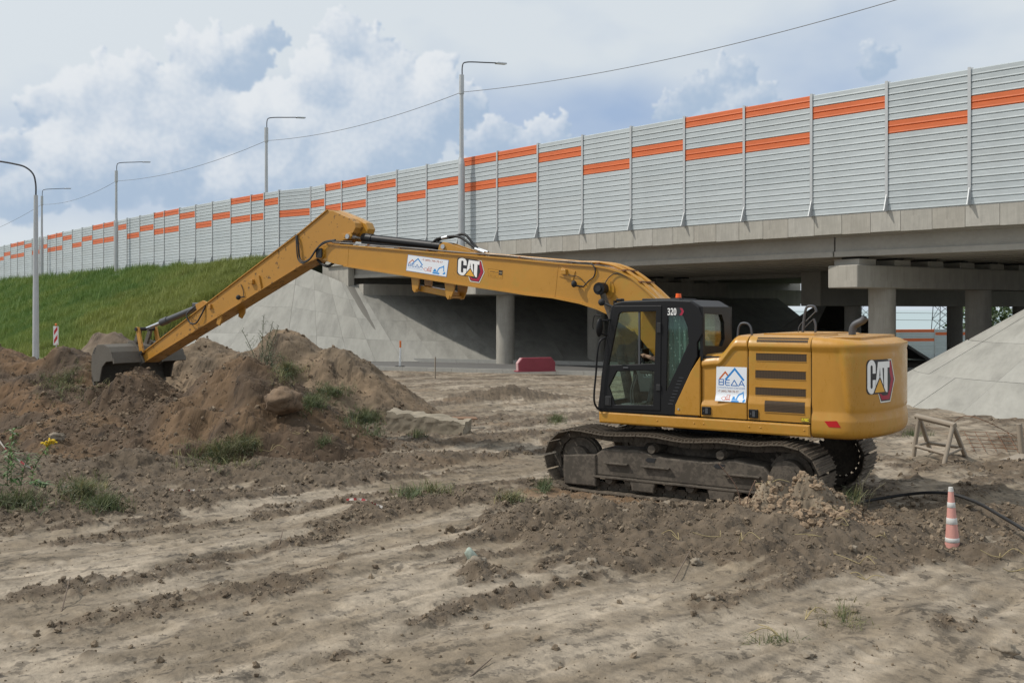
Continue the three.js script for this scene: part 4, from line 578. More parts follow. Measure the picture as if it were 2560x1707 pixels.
  // mirror and grab bar
  const mi = part(cab, 'mirror', new THREE.SphereGeometry(1, 24, 16).scale(0.042, 0.15, 0.085).rotateZ(0.08).translate(1.245, 2.58, -1.57), black); part(mi, 'mirror_bracket', [tube([[1.22, 2.76, -1.56], [1.33, 2.77, -1.56], [1.37, 2.6, -1.56], [1.36, 2.55, -1.56]], 0.008), rod([1.16, 2.7, -1.38], [1.23, 2.68, -1.52], 0.012), rod([1.2, 2.45, -1.4], [1.24, 2.48, -1.52], 0.012)], black);
  part(cab, 'grab_bar', tube([[1.23, 2.42, -1.4], [1.29, 2.36, -1.47], [1.36, 1.83, -1.48], [1.385, 1.4, -1.48], [1.36, 1.3, -1.42], [1.33, 1.27, -1.38]], 0.016, 40), black);
  const slat = []; for (let k = 0; k < 9; k++) slat.push(box(-0.08 + k * 0.022, -0.005 + k * 0.022, 1.83 - k * 0.05, 1.838 - k * 0.05, Z0 - 0.004, Z0 + 0.01));
  part(cab, 'air_slots', slat, darkGrey);
}
{ // boom
  const top = [[8.3, 4.2], [7.75, 4.16], [5.09, 3.9], [3.72, 3.77], [2.79, 3.665], [2.02, 3.6], [1.8, 3.56], [1.55, 3.49], [1.34, 3.39], [1.09, 3.2], [0.84, 2.98], [0.6, 2.66], [0.36, 2.15], [0.14, 1.72]];
  const bot = [[0.5, 1.5], [0.8, 1.95], [1.3, 2.5], [1.76, 2.78], [1.98, 2.87], [2.32, 2.97], [2.87, 3.07], [3.45, 3.13], [3.72, 3.17], [4.97, 3.34], [6.2, 3.52], [7.84, 3.75]];
  const boom = part(dig, 'boom', uvBox(ext([[8.5, 4.18], ...top, [0.2, 1.5], [0.34, 1.44], ...bot, [8.12, 3.8], [8.52, 3.9], [8.6, 4.03]], -0.27, 0.27, 0.006), 0.35), yellow);
  part(boom, 'top_flange', uvBox(ribbon(top, -0.3, 0.3, 0.03), 0.35), yellow); part(boom, 'bottom_flange', uvBox(ribbon(bot.slice(2), -0.3, 0.3, 0.03), 0.35), yellow);
  part(boom, 'weld_seam', [ribbon([[2.776, 3.65], [2.844, 3.08]], -0.274, -0.26, 0.02), ribbon([[7.72, 4.15], [7.75, 3.75]], -0.274, -0.26, 0.02)], yellow);
  part(boom, 'boss', [disc(1.83, 3.2, -0.285, 0.285, 0.17, 32), disc(8.48, 4.02, -0.3, 0.3, 0.12, 28)], yellow);
  part(boom, 'junction_plate', [ext([[2.70, 3.6], [2.42, 3.52], [2.47, 3.36], [2.745, 3.44]], -0.285, -0.265, 0.004), rbox(2.58, 2.68, 3.47, 3.56, -0.34, -0.28, 0.008)], yellow);
  const fw = part(boom, 'boom_lamp', [new THREE.SphereGeometry(0.06, 16, 10).scale(0.8, 1, 1).translate(2.4, 3.3, -0.36), rod([2.36, 3.27, -0.36], [2.25, 3.25, -0.3], 0.015)], blackMatt);
  part(boom, 'lamp_cable', [tube([[2.25, 3.25, -0.3], [2.2, 3.3, -0.3], [2.15, 3.35, -0.29], [2.05, 3.42, -0.29], [2.02, 3.55, -0.3], [2.1, 3.64, -0.29], [2.5, 3.67, -0.24]], 0.012, 50), tube([[1.83, 3.25, -0.36], [1.75, 3.4, -0.31], [1.62, 3.47, -0.3], [1.4, 3.4, -0.29]], 0.008), tube([[2.2, 3.3, -0.3], [2.35, 3.42, -0.29], [2.55, 3.46, -0.3]], 0.006)], rubber);
  sticker(boom, 'company_sticker', [[6.16, 3.925], [5.17, 3.79], [5.225, 3.475], [6.21, 3.615]], -0.274, boomSticker);
  sticker(boom, 'maker_emblem', [[4.97, 3.845], [4.33, 3.75], [4.36, 3.33], [4.99, 3.42]], -0.274, catMat);
  sticker(boom, 'phone_label', [[4.27, 3.615], [3.94, 3.57], [3.955, 3.42], [4.28, 3.46]], -0.274, smallLabel);
  part(boom, 'steel_pipe', [...[-0.2, -0.13, 0.12, 0.19].map((z, k) => tube([[2.3, 3.68, z], [1.95, 3.66, z], [1.7, 3.6, z], [1.42, 3.47, z], [1.12, 3.25, z], [0.85, 2.98, z]], 0.022, 60)), ...[0.02, 0.1].map((z) => tube([[5.2, 3.97, z], [4.2, 3.87, z], [2.3, 3.68, z]], 0.02, 30))], yellow);
  part(boom, 'pipe_clamp', [[7.2, 4.13], [6.4, 4.05], [5.7, 3.98], [4.4, 3.86], [3.6, 3.78], [2.6, 3.68], [2.0, 3.63], [1.5, 3.5], [1.2, 3.3]].map(([a, h]) => rbox(a - 0.03, a + 0.03, h, h + 0.035, -0.26, 0.26, 0.008)), rust);
  part(boom, 'cable_run', [-0.25, -0.215, -0.17].map((z, k) => { const r = prng(k + 5), pts = []; for (let t = 0; t <= 12; t++) { const a = lerp(8.2, 2.1, t / 12), i = top.findIndex((p) => p[0] <= a), p = top[i - 1], q = top[i]; pts.push([a, lerp(p[1], q[1], (a - p[0]) / (q[0] - p[0])) + 0.035 + 0.02 * r(), z + 0.02 * (r() - 0.5)]); } return tube(pts, 0.012, 90, 6); }), mat([0.2, 0.19, 0.18], 0.6));
  part(boom, 'link_bracket', [...[-0.2, 0.2].flatMap((z) => [ext([[6.13, 3.52], [5.93, 3.5], [5.95, 3.3], [5.99, 3.2], [6.05, 3.19], [6.1, 3.24]], z - 0.02, z + 0.02, 0.004), ext([[5.32, 3.4], [5.06, 3.37], [5.1, 3.2], [5.17, 3.06], [5.24, 3.05], [5.28, 3.1]], z - 0.02, z + 0.02, 0.004)]), ext([[5.98, 3.33], [5.98, 3.21], [5.2, 3.08], [5.2, 3.2]], -0.12, 0.12, 0.01), disc(6.02, 3.24, -0.24, 0.24, 0.03), disc(5.21, 3.1, -0.24, 0.24, 0.03)], yellow);
  part(boom, 'cylinder_bracket', [-0.12, 0.12].map((z) => ext([[5.5, 4.1], [5.4, 4.15], [5.3, 4.13], [4.6, 3.9], [4.6, 3.84], [5.55, 3.93]], z - 0.02, z + 0.02, 0.004)), yellow);
  // cylinders
  const sc = part(dig, 'stick_cylinder', [rod([7.5, 4.315, 0], [5.55, 4.075, 0], 0.088, 0.088, 24), rod([7.55, 4.32, 0], [7.3, 4.29, 0], 0.1, 0.1, 24), disc(5.4, 4.06, -0.09, 0.09, 0.09)], black); part(sc, 'piston_rod', rod([7.76, 4.345, 0], [7.45, 4.308, 0], 0.055, 0.055, 20), chrome); part(sc, 'pin', [disc(7.76, 4.345, -0.27, 0.27, 0.05), disc(5.4, 4.06, -0.17, 0.17, 0.045)], zinc); part(sc, 'guard', [ribbon([[7.5, 4.22], [5.6, 3.99]], -0.13, -0.11, 0.06)], black);
  part(dig, 'hydraulic_hose', [[-0.05, 0], [0.06, 0.05]].flatMap(([z, o]) => [tube([[5.75 + o, 4.14, z], [5.62, 4.22, z], [5.4 - o, 4.25, z], [5.1 - o, 4.24 + o, z], [4.82, 4.08, z], [4.66, 3.97, z], [4.5, 3.92, z]], 0.026, 60)]), rubber);
  part(dig, 'hose_fitting', [rod([4.72, 4.0, -0.05], [4.5, 3.92, -0.05], 0.032), rod([4.72, 4.0, 0.06], [4.5, 3.93, 0.06], 0.032), rod([5.5, 4.23, -0.05], [5.36, 4.25, -0.05], 0.034)], zinc);
  for (const z of [-0.44, 0.44]) { const c = part(dig, 'boom_cylinder', [rod([1.25, 1.25, z], [1.5, 2.4, z], 0.085, 0.085, 20), disc(1.83, 3.21, z - 0.08, z + 0.08, 0.105, 24)], black); part(c, 'piston_rod', rod([1.5, 2.4, z], [1.83, 3.2, z], 0.05, 0.05, 18), steelDusty); part(c, 'pin', [disc(1.83, 3.21, Math.min(z * 0.6, z * 1.25), Math.max(z * 0.6, z * 1.25), 0.05)], blackMatt); }
  part(dig, 'cab_lamp', [new THREE.SphereGeometry(0.06, 14, 10).translate(1.72, 2.98, -0.62), rod([1.72, 2.98, -0.62], [1.5, 2.9, -0.62], 0.02)], blackMatt);
}
{ // stick, linkage, bucket
  const near = [[14.62, 1.66], [14.6, 1.75], [14.11, 1.99], [12.08, 3.02], [10.33, 3.9], [9.18, 4.47], [8.36, 4.92], [8.22, 4.9], [7.74, 4.71], [7.61, 4.62], [7.59, 4.52], [7.66, 4.42], [7.95, 4.26], [8.3, 3.96], [8.44, 3.9], [8.62, 3.95], [9.15, 3.79], [11.66, 2.74], [14.4, 1.6], [14.55, 1.58]];
  const st = part(dig, 'stick', uvBox(ext(near, -0.2, 0.2, 0.008), 0.4), yellowWorn);
  part(st, 'top_flange', uvBox(ribbon([[14.45, 1.82], [14.11, 1.99], [12.08, 3.02], [10.33, 3.9], [9.18, 4.47], [8.36, 4.925]], -0.225, 0.225, 0.022), 0.4), yellowWorn);
  part(st, 'bottom_flange', uvBox(ribbon([[8.62, 3.945], [9.15, 3.785], [11.66, 2.735], [14.4, 1.595]], -0.225, 0.225, 0.022), 0.4), yellowWorn);
  part(st, 'end_cover', [ext([[8.3, 4.93], [7.76, 4.74], [7.5, 4.63], [7.43, 4.5], [7.5, 4.36], [7.75, 4.25], [7.95, 4.3], [7.72, 4.46], [7.68, 4.56], [7.8, 4.66]], 0.02, 0.24, 0.03)], yellow);
  part(st, 'pin_cap', [disc(8.48, 4.02, -0.33, 0.33, 0.075, 20), ext([[8.56, 4.12], [8.4, 4.12], [8.4, 3.93], [8.56, 3.93]], -0.345, -0.32, 0.004)], blackMatt);
  part(st, 'pin_plate', [ext([[7.93, 4.4], [7.7, 4.42], [7.66, 4.36], [7.72, 4.29], [7.93, 4.28]], -0.235, -0.2, 0.005), disc(7.86, 4.35, -0.25, -0.2, 0.025)], yellow);
  part(st, 'lug', [[11.78, 11.62], [11.4, 11.2]].map(([a, b], k) => ext([[a, 2.74 + k * 0.16], [b, 2.8 + k * 0.16], [b + 0.02, 2.62 + k * 0.16], [a - 0.08, 2.5 + k * 0.16], [a + 0.02, 2.54 + k * 0.16]], -0.2 + k * 0.3, -0.16 + k * 0.3, 0.006)), yellowWorn);
  part(st, 'valve_block', [rbox(10.55, 10.65, 3.42, 3.52, -0.27, -0.2, 0.01), ext([[10.4, 3.38], [10.42, 3.6], [10.38, 3.6], [10.3, 3.3]], -0.24, -0.2, 0.004), rbox(11.95, 12.03, 2.88, 2.98, -0.25, -0.2, 0.008)], yellowWorn);
  part(st, 'stick_lamp', [new THREE.SphereGeometry(0.055, 14, 10).translate(10.98, 3.13, -0.28), rod([10.98, 3.13, -0.28], [10.85, 3.14, -0.22], 0.014), tube([[10.86, 3.15, -0.23], [10.9, 3.3, -0.22], [10.97, 3.42, -0.22]], 0.008)], blackMatt);
  part(st, 'stick_hose', [tube([[9.28, 4.4, -0.2], [9.22, 4.42, -0.24], [9.16, 4.2, -0.25], [9.12, 3.95, -0.25], [9.0, 3.86, -0.28], [8.75, 3.92, -0.32], [8.55, 4.1, -0.34], [8.35, 4.24, -0.33], [8.05, 4.28, -0.3]], 0.02, 80), tube([[9.26, 4.4, -0.22], [9.18, 4.18, -0.28], [9.14, 3.93, -0.28], [8.98, 3.83, -0.32], [8.72, 3.9, -0.36], [8.5, 4.12, -0.36], [8.25, 4.24, -0.33], [7.6, 4.23, -0.28]], 0.014, 80), tube([[8.7, 3.9, -0.15], [8.55, 3.8, -0.15], [8.4, 3.76, -0.15], [8.25, 3.82, -0.15]], 0.03), tube([[12.1, 3.03, -0.05], [11.0, 3.6, -0.12], [10.0, 4.1, -0.15], [9.3, 4.45, -0.18]], 0.014, 40), tube([[12.62, 2.94, -0.12], [12.75, 2.75, -0.26], [12.62, 2.56, -0.27], [12.42, 2.55, -0.27], [12.26, 2.72, -0.26], [12.16, 2.95, -0.2]], 0.018, 50)], rubber);
  const bc = part(dig, 'bucket_cylinder', [rod([13.95, 2.565, 0], [12.6, 2.93, 0], 0.075, 0.075, 22), rod([14.0, 2.55, 0], [13.75, 2.62, 0], 0.09, 0.09, 22), rbox(12.5, 12.78, 2.86, 3.02, -0.1, 0.1, 0.03)], darkGrey); part(bc, 'piston_rod', rod([14.55, 2.4, 0], [13.95, 2.565, 0], 0.045, 0.045, 18), chrome);
  part(dig, 'cylinder_lug', [-0.11, 0.11].map((z) => ext([[12.62, 2.98], [12.35, 3.07], [12.1, 3.0], [12.3, 2.85], [12.55, 2.82]], z - 0.02, z + 0.02, 0.006)), yellowWorn);
  for (const z of [-0.25, 0.25]) { part(dig, 'tipping_link', ext([[14.63, 2.44], [14.52, 2.44], [14.33, 1.84], [14.4, 1.78], [14.47, 1.82]], z - 0.025, z + 0.025, 0.01), yellowWorn); part(dig, 'bucket_link', ext([[14.66, 2.42], [14.54, 2.4], [14.78, 1.92], [14.9, 1.96]], z * 0.6 - 0.03, z * 0.6 + 0.03, 0.01), bucketSteel); }
  part(dig, 'linkage_pin', disc(14.585, 2.39, -0.3, 0.3, 0.045), blackMatt); part(dig, 'linkage_pin', disc(14.4, 1.83, -0.3, 0.3, 0.045), blackMatt);
  const shell = [[14.42, 1.66], [14.5, 1.86], [14.62, 1.97], [14.8, 2.03], [15.02, 2.02], [15.17, 1.92], [15.25, 1.75], [15.27, 1.5], [15.25, 1.3], [15.19, 1.14]], bk = part(dig, 'bucket', ribbon(shell, -1.0, 1.0, 0.03), bucketSteel);
  for (const z of [-1, 1]) part(bk, 'end_plate', ext([[14.42, 1.66], [14.5, 1.87], [14.62, 1.985], [14.8, 2.04], [15.02, 2.035], [15.18, 1.93], [15.265, 1.76], [15.28, 1.5], [15.25, 1.14], [14.96, 1.16], [14.86, 1.5], [14.7, 1.63]], z > 0 ? 0.985 : -1.02, z > 0 ? 1.02 : -0.985, 0.008), bucketSteel);
  part(bk, 'cutting_edge', ribbon([[15.24, 1.28], [15.18, 1.06]], -1.02, 1.02, 0.045), bucketSteel);
  part(bk, 'lip_bar', ribbon([[14.4, 1.6], [14.44, 1.72]], -1.02, 1.02, 0.05), bucketSteel);
  part(bk, 'ear', [-0.26, 0.26].map((z) => ext([[14.3, 1.6], [14.44, 1.52], [14.62, 1.7], [14.95, 2.0], [14.9, 2.1], [14.72, 2.12], [14.5, 1.9]], z - 0.025, z + 0.025, 0.008)), bucketSteel);
  part(bk, 'bolt_row', [0, 1, 2].map((k) => disc(15.17 - k * 0.03, 1.84 + k * 0.05, -1.03, -1.015, 0.014, 8)), blackMatt);
}

// ---------------------------------------------------------------- the driver, seated at the levers
{
  const field = (res, c, half, bones, k) => {
    const mc = new MarchingCubes(res, new THREE.MeshBasicMaterial(), false, false, 120000); mc.isolation = 0; const f = mc.field; let i = 0;
    const seg = bones.map(([p, q, a, b]) => ({ p: V(...p), d: V(...q).sub(V(...p)), a, b })); seg.forEach((s) => { s.l2 = Math.max(s.d.lengthSq(), 1e-9); });
    for (let z = 0; z < res; z++) for (let y = 0; y < res; y++) for (let x = 0; x < res; x++, i++) {
      const px = c[0] + (x / (res / 2) - 1) * half, py = c[1] + (y / (res / 2) - 1) * half, pz = c[2] + (z / (res / 2) - 1) * half; let e = 0;
      for (const s of seg) { const t = clamp(((px - s.p.x) * s.d.x + (py - s.p.y) * s.d.y + (pz - s.p.z) * s.d.z) / s.l2, 0, 1), dx = px - s.p.x - s.d.x * t, dy = py - s.p.y - s.d.y * t, dz = pz - s.p.z - s.d.z * t; const v = Math.sqrt(dx * dx + dy * dy + dz * dz) - lerp(s.a, s.b, t); if (v < k * 6) e += Math.exp(-v / k); }
      f[i] = e > 0 ? k * Math.log(e) : -k * 6;
    }
    mc.update(); const n = mc.count, pos = new Float32Array(n * 3), nor = new Float32Array(n * 3);
    for (let j = 0; j < n; j++) { for (let q = 0; q < 3; q++) { pos[j * 3 + q] = c[q] + mc.positionArray[j * 3 + q] * half; nor[j * 3 + q] = mc.normalArray[j * 3 + q]; } }
    const g = new THREE.BufferGeometry(); g.setAttribute('position', new THREE.BufferAttribute(pos, 3)); g.setAttribute('normal', new THREE.BufferAttribute(nor, 3)); g.computeVertexNormals(); return g;
  };
  const hx = 0.1, hz = -0.82;   // hips
  const wrist = [0.73, 2.115, -0.93], wr2 = [0.72, 2.06, -0.46];
  const bodyBones = [[[hx, 1.83, hz - 0.09], [hx, 1.83, hz + 0.09], 0.13, 0.13], [[hx, 1.88, hz], [hx + 0.02, 2.2, hz], 0.145, 0.16], [[hx + 0.02, 2.24, hz - 0.13], [hx + 0.02, 2.24, hz + 0.13], 0.085, 0.085], [[hx + 0.03, 2.28, hz], [hx + 0.06, 2.42, hz], 0.062, 0.055],
    ...[-1, 1].flatMap((s) => [[[hx + 0.04, 1.82, hz + s * 0.1], [hx + 0.46, 1.83, hz + s * 0.13], 0.098, 0.068], [[hx + 0.46, 1.83, hz + s * 0.13], [hx + 0.58, 1.42, hz + s * 0.13], 0.066, 0.045], [[hx + 0.57, 1.36, hz + s * 0.13], [hx + 0.76, 1.34, hz + s * 0.14], 0.045, 0.035]]),
    [[hx + 0.02, 2.24, hz - 0.18], [0.34, 2.02, hz - 0.21], 0.062, 0.048], [[0.34, 2.02, hz - 0.21], wrist, 0.046, 0.03], [[hx + 0.02, 2.24, hz + 0.18], [0.36, 2.0, hz + 0.3], 0.062, 0.048], [[0.36, 2.0, hz + 0.3], wr2, 0.046, 0.03]];
  const headC = [hx + 0.1, 2.56, hz], headBones = [[[headC[0] - 0.02, 2.6, hz], [headC[0] + 0.005, 2.59, hz], 0.088, 0.086], [[headC[0] + 0.03, 2.53, hz], [headC[0] + 0.045, 2.49, hz], 0.062, 0.046], [[headC[0] + 0.1, 2.575, hz], [headC[0] + 0.117, 2.55, hz], 0.011, 0.016], [[headC[0] - 0.02, 2.47, hz], [headC[0] - 0.04, 2.4, hz], 0.056, 0.056], [[headC[0] + 0.093, 2.507, hz - 0.018], [headC[0] + 0.093, 2.507, hz + 0.018], 0.008, 0.008], ...[-1, 1].map((s) => [[headC[0] - 0.01, 2.585, hz + s * 0.088], [headC[0] - 0.015, 2.55, hz + s * 0.086], 0.017, 0.01])];
  const hand = (w, s) => { const [x, y, z] = w, b = [[w, [x + 0.07, y + 0.012, z], 0.026, 0.034], [[x + 0.06, y + 0.012, z - 0.02], [x + 0.06, y + 0.012, z + 0.02], 0.026, 0.026]]; for (let f = 0; f < 4; f++) { const zz = z - 0.034 + f * 0.0225, L = [0.034, 0.039, 0.036, 0.028][f]; b.push([[x + 0.085, y + 0.02, zz], [x + 0.085 + L, y + 0.028, zz], 0.0105, 0.0098], [[x + 0.085 + L, y + 0.028, zz], [x + 0.09 + L * 1.25, y + 0.002, zz * 1 + 0.002 * f], 0.0098, 0.0092], [[x + 0.09 + L * 1.25, y + 0.002, zz], [x + 0.083 + L, y - 0.022, zz], 0.0092, 0.0082]); } b.push([[x + 0.03, y, z + s * 0.03], [x + 0.07, y - 0.012, z + s * 0.05], 0.014, 0.012], [[x + 0.07, y - 0.012, z + s * 0.05], [x + 0.1, y - 0.022, z + s * 0.036], 0.012, 0.009]); return b; };
  const geos = [field(104, [0.42, 1.9, -0.78], 0.66, bodyBones, 0.012), field(84, headC, 0.17, headBones, 0.011), field(72, [wrist[0] + 0.07, wrist[1], wrist[2]], 0.1, hand(wrist, 1), 0.004), field(72, [wr2[0] + 0.07, wr2[1], wr2[2]], 0.1, hand(wr2, -1), 0.004)];
  geos.forEach((g, i) => { const p = g.attributes.position, c = new Float32Array(p.count * 3); for (let j = 0; j < p.count; j++) { const x = p.getX(j), y = p.getY(j); let q = [0.045, 0.05, 0.06]; if (i >= 1) q = [0.42, 0.235, 0.165]; else if (y > 2.33 || x > 0.45 && y > 1.95) q = [0.42, 0.235, 0.165]; else if (y < 1.9) q = [0.05, 0.055, 0.07]; if (y < 1.41) q = [0.02, 0.018, 0.016]; if (i === 1 && y < 2.512 && y > 2.502 && x > headC[0] + 0.085) q = [0.3, 0.12, 0.1]; if (i === 1 && Math.abs(y - 2.575) < 0.007 && x > headC[0] + 0.062 && Math.abs(Math.abs(p.getZ(j) - hz) - 0.032) < 0.013) q = [0.04, 0.03, 0.025]; c.set(q, j * 3); } g.setAttribute('color', new THREE.BufferAttribute(c, 3)); });
  const merged = mergeGeometries(geos.map((g) => { g.deleteAttribute('uv'); return g; }), false);
  const who = thing('person', 'seated driver in dark clothes with bare forearm, hand on the lever inside the cab', 'person', [DIG.x, 0, DIG.z], Math.PI - 33.5 / 57.2958);
  part(who, 'body', merged, new THREE.MeshStandardMaterial({ vertexColors: true, roughness: 0.75 }));
  const cap = []; for (let j = 0; j <= 10; j++) for (let i = 0; i <= 24; i++) { const a = i / 24 * Math.PI * 2, e = lerp(0.35, Math.PI / 2, j / 10), r = 0.096 + 0.004 * Math.sin(a * 9 + j); cap.push(headC[0] - 0.014 + r * Math.cos(e) * Math.cos(a) * (1 - 0.12 * (Math.cos(a) > 0.3)), 2.595 + r * Math.sin(e) * 0.98, hz + r * Math.cos(e) * Math.sin(a)); }
  const ci = []; for (let j = 0; j < 10; j++) for (let i = 0; i < 24; i++) { const a = j * 25 + i; ci.push(a, a + 25, a + 1, a + 1, a + 25, a + 26); }
  const hg = new THREE.BufferGeometry(); hg.setAttribute('position', new THREE.Float32BufferAttribute(cap, 3)); hg.setIndex(ci); hg.computeVertexNormals(); part(who, 'hair', hg, mat([0.03, 0.022, 0.016], 0.7));
}

// ---------------------------------------------------------------- lamp posts and overhead cable
function lampPost(p, H, label, o = {}) {
  const { arm = 2.4, dir = V(0.78, 0, -0.62), lower = 3.2, r0 = 0.15, r1 = 0.1 } = o, g = thing('street_lamp', label, 'street lamp', [p.x, p.y, p.z], 0, 'street lamps along the barrier');
  const d = dir.clone().normalize(), e = (s, y) => [d.x * s, y, d.z * s];
  part(g, 'pole', [rod([0, 0, 0], [0, lower, 0], r0, r0 * 0.95, 8), rod([0, lower, 0], [0, lower + 0.35, 0], r0 * 0.95, r1, 8), rod([0, lower + 0.35, 0], [0, H, 0], r1, r1 * 0.82, 8)], galv);
  part(g, 'collar', rod([0, H - 1.05, 0], [0, H, 0], r1 * 1.15, r1 * 1.1, 10), galv);
  part(g, 'arm', tube([e(0.05, H - 0.3), e(0.05, H + 0.45), e(0.12, H + 0.66), e(0.35, H + 0.76), e(arm * 0.7, H + 0.95), e(arm, H + 1.04)], 0.035, 40), darkGrey);
  const l = part(g, 'lamp_head', rbox(-0.36, 0.36, -0.05, 0.05, -0.14, 0.14, 0.04), zinc); l.position.set(...e(arm + 0.3, H + 1.06)); l.rotation.y = Math.atan2(-d.z, d.x); l.rotation.z = 0.08;
  part(g, 'foot', [box(-0.24, 0.24, 0, 0.03, -0.24, 0.24), ext([[0.1, 0], [0.24, 0], [0.1, 0.4]], -0.012, 0.012), ext([[-0.1, 0], [-0.24, 0], [-0.1, 0.4]], -0.012, 0.012)], galv);
  return g;
}
const lampSpots = [[1060, 55.0, 172, 4.6, 'tall grey street lamp fixed to the barrier where the bridge begins'], [611, 72.6, 293, 4.6, 'grey street lamp in front of the barrier at the end of the grass slope'], [266, 91.8, 392, 4.6, 'grey street lamp behind the middle of the grass slope, rising from the barrier'], [95, 112.6, 450, 4.6, 'small distant street lamp rising close behind the curved lamp post']];
const hooks = lampSpots.map(([x, Z, ytop, lower, label]) => { const b = at(x, 712, Z); b.y = DECK - 0.25; const H = EYE + (712 - ytop) / 2287 * Z - b.y; lampPost(b, H, label, { lower: Math.max(lower, 3.5), r0: 0.19, r1: 0.125, arm: 2.45 }); return V(b.x, b.y + H - 0.95, b.z); });
{
  const far = at(-160, 560, 150), near = at(2190, -40, 36), pts = [near, ...hooks, far], names = ['steel cable sweeping up from the tallest street lamp out over the bridge', 'overhead cable between the two street lamps nearest the bridge', 'overhead cable between the street lamps above the grass slope', 'overhead cable to the lamp behind the curved lamp post', 'overhead cable leaving beyond the distant street lamps'];
  for (let k = 0; k < pts.length - 1; k++) { const a = pts[k], b = pts[k + 1], L = a.distanceTo(b), sag = L * 0.022, c = []; for (let i = 0; i <= 24; i++) { const t = i / 24, p = a.clone().lerp(b, t); p.y -= sag * 4 * t * (1 - t); c.push(p.toArray()); } single('overhead_cable', tube(c, 0.017, 60, 5), mat([0.2, 0.21, 0.22], 0.6), names[k], 'cable', 'cables strung between the street lamps'); }
  // the curved lamp post beside the site
  const b = at(81, 712, 52); b.y = -0.35; const g = thing('curved_lamp_post', 'tall grey lamp post with a curved arm standing before the grass slope', 'street lamp', b.toArray());
  part(g, 'pole', [rod([0, 0, 0], [0, 4.4, 0], 0.17, 0.145, 12), rod([0, 4.4, 0], [0, 9.2, 0], 0.14, 0.1, 12)], galv);
  part(g, 'arm', tube([[0, 9.0, 0], [0, 9.8, 0.02], [-0.12, 10.3, 0.05], [-0.5, 10.65, 0.1], [-1.1, 10.82, 0.15], [-2.4, 11.02, 0.3]], 0.045, 50), darkGrey);
  part(g, 'lamp_head', rbox(-3.1, -2.3, 10.97, 11.1, 0.15, 0.45, 0.05), zinc);
}

// ---------------------------------------------------------------- things along the road
const sheetTex = (w, h, draw) => { const t = canvas(w, h, draw); return t; };
{
  const p = onGround(918, 843, -0.23), g = thing('marker_post', 'slim white marker post with an orange top on a black foot', 'marker post', p.toArray());
  part(g, 'foot', ext([[-0.28, 0], [0.28, 0], [0.22, 0.06], [-0.22, 0.06]], -0.2, 0.2), rubber); part(g, 'shaft', rbox(-0.05, 0.05, 0.05, 1.05, -0.02, 0.02, 0.015), whitePaint).rotation.z = -0.03; part(g, 'top', rbox(-0.075, 0.025, 1.05, 1.42, -0.025, 0.025, 0.02), orangePlastic).position.set(0.055, 0, 0);
}
{
  const p = onGround(1231, 853, -0.1), g = thing('plastic_barrier', 'long dark red plastic road barrier standing on the kerb by the column', 'road barrier', [p.x, -0.1, p.z], 0.36);
  const prof = [[-0.22, 0], [-0.2, 0.09], [-0.12, 0.3], [-0.1, 0.62], [-0.07, 0.66], [0.07, 0.66], [0.1, 0.62], [0.12, 0.3], [0.2, 0.09], [0.22, 0]];
  part(g, 'body', new THREE.ExtrudeGeometry(shapeOf([[-0.92, 0.02], [-0.94, 0.4], [-0.75, 0.62], [0.75, 0.62], [0.94, 0.4], [0.92, 0.02]]), { depth: 0.2, bevelEnabled: true, bevelSize: 0.02, bevelThickness: 0.06, bevelSegments: 3 }).translate(0, 0.03, -0.1), redPlastic);
  part(g, 'base', rbox(-1.05, 0.95, 0, 0.06, -0.24, 0.24, 0.02), redPlastic); part(g, 'end_cap', ext([[-0.97, 0.05], [-0.99, 0.42], [-0.8, 0.66], [-0.76, 0.63], [-0.95, 0.4], [-0.93, 0.05]], -0.13, 0.13, 0.01), mat([0.5, 0.3, 0.3], 0.6));
}
{
  const p = at(128, 788, 50), t = canvas(64, 128, (x, w, h) => { x.fillStyle = '#e6e4e0'; x.fillRect(0, 0, w, h); x.fillStyle = '#c0272d'; for (let k = -1; k < 3; k++) { poly(x, [[8, 30 + k * 62], [56, -8 + k * 62], [56, 22 + k * 62], [8, 60 + k * 62]]); x.fill(); } });
  const g = thing('marker_plate', 'red and white striped marker plate with a small orange lamp behind the soil bank', 'marker plate', [p.x, -0.3, p.z]); part(g, 'post', rod([0, 0, 0], [0, 1.1, 0], 0.025), zinc); part(g, 'plate', rbox(-0.13, 0.13, 0.9, 1.85, 0.02, 0.05, 0.01), whitePaint); const f = part(g, 'stripes', new THREE.PlaneGeometry(0.23, 0.9).translate(0, 1.37, 0.054), decalMat(t)); part(g, 'warning_lamp', [rod([0, 1.85, 0.03], [0, 1.9, 0.03], 0.03), new THREE.SphereGeometry(0.055, 14, 10).translate(0, 1.94, 0.03)], orangePlastic);
  g.position.y = p.y - 1.0;
}
{ const p = at(999, 858, 44); p.y = groundAt(p.x, p.z); single('survey_stake', rod([0, -0.1, 0], [0.01, 0.95, 0], 0.035, 0.03, 4).translate(p.x, p.y, p.z), wood, 'short wooden survey stake in the sand beside the kerb', 'stake'); }
